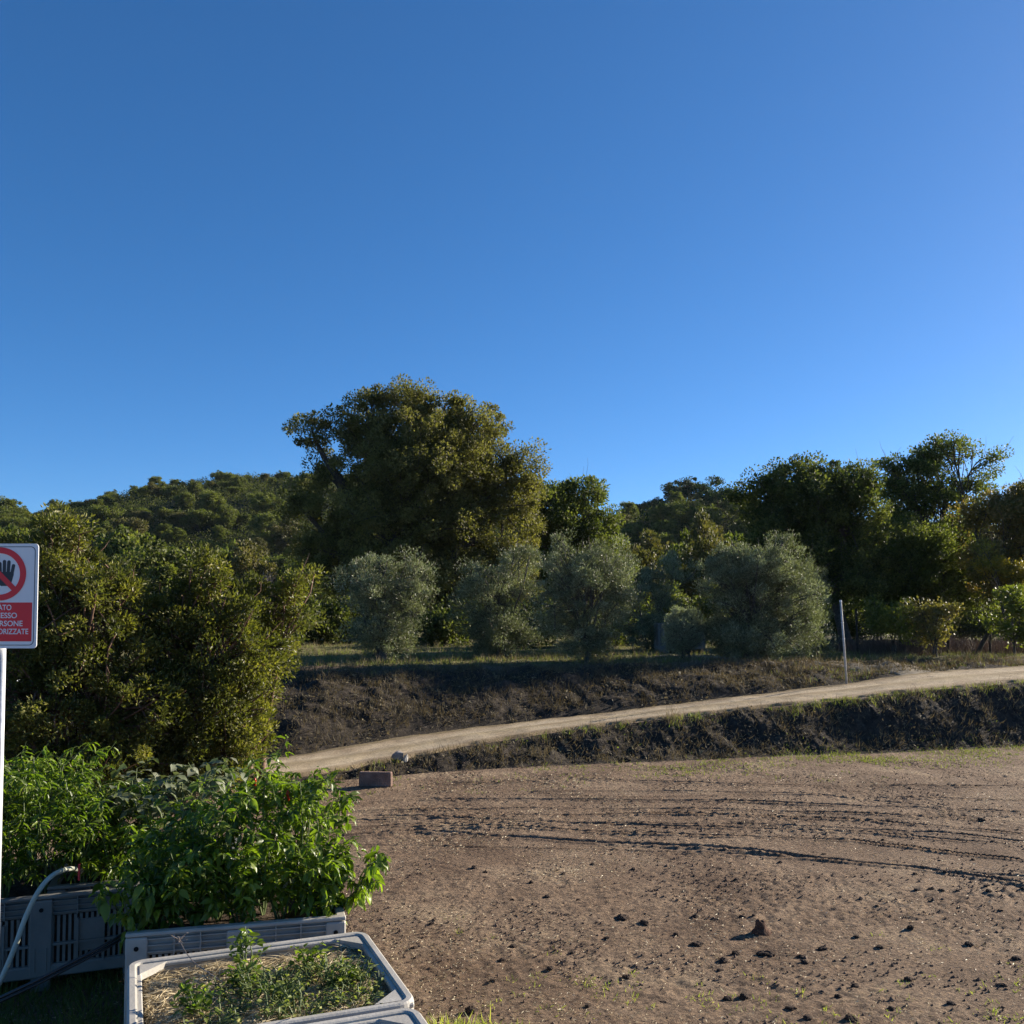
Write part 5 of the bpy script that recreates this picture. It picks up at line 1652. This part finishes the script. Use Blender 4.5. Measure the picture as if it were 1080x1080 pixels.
mb = MB(); plate(mb, rrect(SW, SH, .018, 0, 0), 0, .004)
plt = sp(mb, 'plate', 'sign_white')
mb = MB(); ring(mb, rrect(SW - .028, SH - .028, .022, 0, 0), rrect(SW - .034, SH - .034, .02, 0, 0), -.001, .0008); mb.build('border', M['sign_black'], plt)
th = np.linspace(0, 2 * np.pi, 65)[:-1]
circ = lambda r_, cz: np.stack([r_ * np.cos(th), cz + r_ * np.sin(th)], -1)
CZ = SH / 2 - .147
# hand: palm with thumb and four fingers
mb = MB()
palm = np.array([(-.006, -.046), (.008, -.058), (.040, -.058), (.058, -.044), (.068, -.006), (.069, .010), (-.004, .010), (-.010, -.014)])
plate(mb, palm + (0, CZ), -.0012, .0010, (.03, CZ - .02))
for i_, (fx0, ftop, tilt_) in enumerate(((.004, .050, -.003), (.023, .060, 0), (.0415, .058, .003), (.0590, .040, .008))):
    wdt = .0080
    pts_ = [(fx0 + tilt_ + wdt * math.cos(R(a)), ftop + wdt * math.sin(R(a))) for a in np.linspace(180, 0, 9)]
    pts_ += [(fx0 + wdt, -.006), (fx0 - wdt, -.006)]
    pts_ = np.array(pts_[::-1]) + (0, CZ)
    plate(mb, pts_, -.0013 - .0001 * i_, .0010, (fx0 + tilt_ * .5, CZ + .02))
tp = np.array([(-.004, -.046), (-.004, -.012), (-.028, .006), (-.040, .008), (-.042, -.004), (-.024, -.028)]) + (0, CZ)
plate(mb, tp[::-1], -.0018, .0010, (-.020, CZ - .014))
mb.build('hand_symbol', M['sign_black'], plt)
mb = MB(); ring(mb, circ(.129, CZ), circ(.100, CZ), -.0024, .0010)
c45 = math.cos(R(45)); L_ = .104; wb = .0125
bar = np.array([(-L_ * c45 - wb * c45, L_ * c45 - wb * c45), (L_ * c45 - wb * c45, -L_ * c45 - wb * c45), (L_ * c45 + wb * c45, -L_ * c45 + wb * c45), (-L_ * c45 + wb * c45, L_ * c45 + wb * c45)]) + (0, CZ)
plate(mb, bar, -.0028, .0010, (0, CZ))
mb.build('prohibition_ring', M['sign_red'], plt)
PW, PH, PZ = SW - .050, .187, -SH / 2 + .127
mb = MB(); plate(mb, rrect(PW, PH, .002, 0, 0, 3) + (0, PZ), -.001, .0008, (0, PZ)); mb.build('text_panel', M['sign_red'], plt)


def text_mesh(s, size, x, z, y):
    cu = bpy.data.curves.new('lettering', 'FONT'); cu.body = s; cu.size = size; cu.align_x = 'CENTER'; cu.align_y = 'CENTER'; cu.extrude = .0004; cu.offset = size * .012
    o = bpy.data.objects.new('tmp', cu); COL.objects.link(o)
    dg = bpy.context.evaluated_depsgraph_get(); dg.update()
    me = bpy.data.meshes.new_from_object(o.evaluated_get(dg))
    bpy.data.objects.remove(o)
    me.materials.clear(); me.materials.append(M['sign_white'])
    me.transform(Matrix.Translation((x, y, z)) @ Matrix.Rotation(R(90), 4, 'X'))
    ob = newobj('lettering', me, plt)
    # fit to the width the words have on the plate
    return ob


for i_, (s_, w_) in enumerate((('VIETATO', .125), ("L'ACCESSO", .178), ('ALLE PERSONE', .236), ('NON AUTORIZZATE', .290))):
    o = text_mesh(s_, .037, 0, PZ + .068 - i_ * .0385, -.0016)
    xs_ = [v_.co.x for v_ in o.data.vertices]; f_ = w_ / (max(xs_) - min(xs_))
    o.data.transform(Matrix.Diagonal((f_, 1, 1, 1)))
ztop = zc + SH / 2 - .03
mb = MB(); mb.tube([(0, 0, -.2), (0, 0, ztop)], .0195, 20); mb.build('post', M['metal'], root, smooth=True)
for zz in (zc + .15, zc - .15):
    mb = MB(); mb.box((0, -.024, zz), (.10, .012, .03), .002); mb.tube([(0, 0, zz - .014), (0, 0, zz + .014)], .0225, 16); mb.build('clamp', M['metal'], root)
tag(root, 'white and red no-entry sign with a crossed-out hand on a round metal post', 'sign')
hz_m = bpy.data.materials.new('haze_air'); hz_m.use_nodes = True
t_ = hz_m.node_tree; t_.nodes.clear()
vo = t_.nodes.new('ShaderNodeVolumePrincipled'); vo.inputs['Density'].default_value = HAZE; vo.inputs['Color'].default_value = (.80, .88, 1.0, 1); vo.inputs['Anisotropy'].default_value = .2
ou = t_.nodes.new('ShaderNodeOutputMaterial'); t_.links.new(vo.outputs[0], ou.inputs['Volume'])
mb = MB(); mb.box((0, 160, 24), (900, 520, 56), 0)
if HAZE: tag(mb.build('haze', hz_m), 'faint blue haze in the air before the hills', 'haze', kind='stuff')
print('objects', len(bpy.data.objects), 'polys', sum(len(m_.polygons) for m_ in bpy.data.meshes))
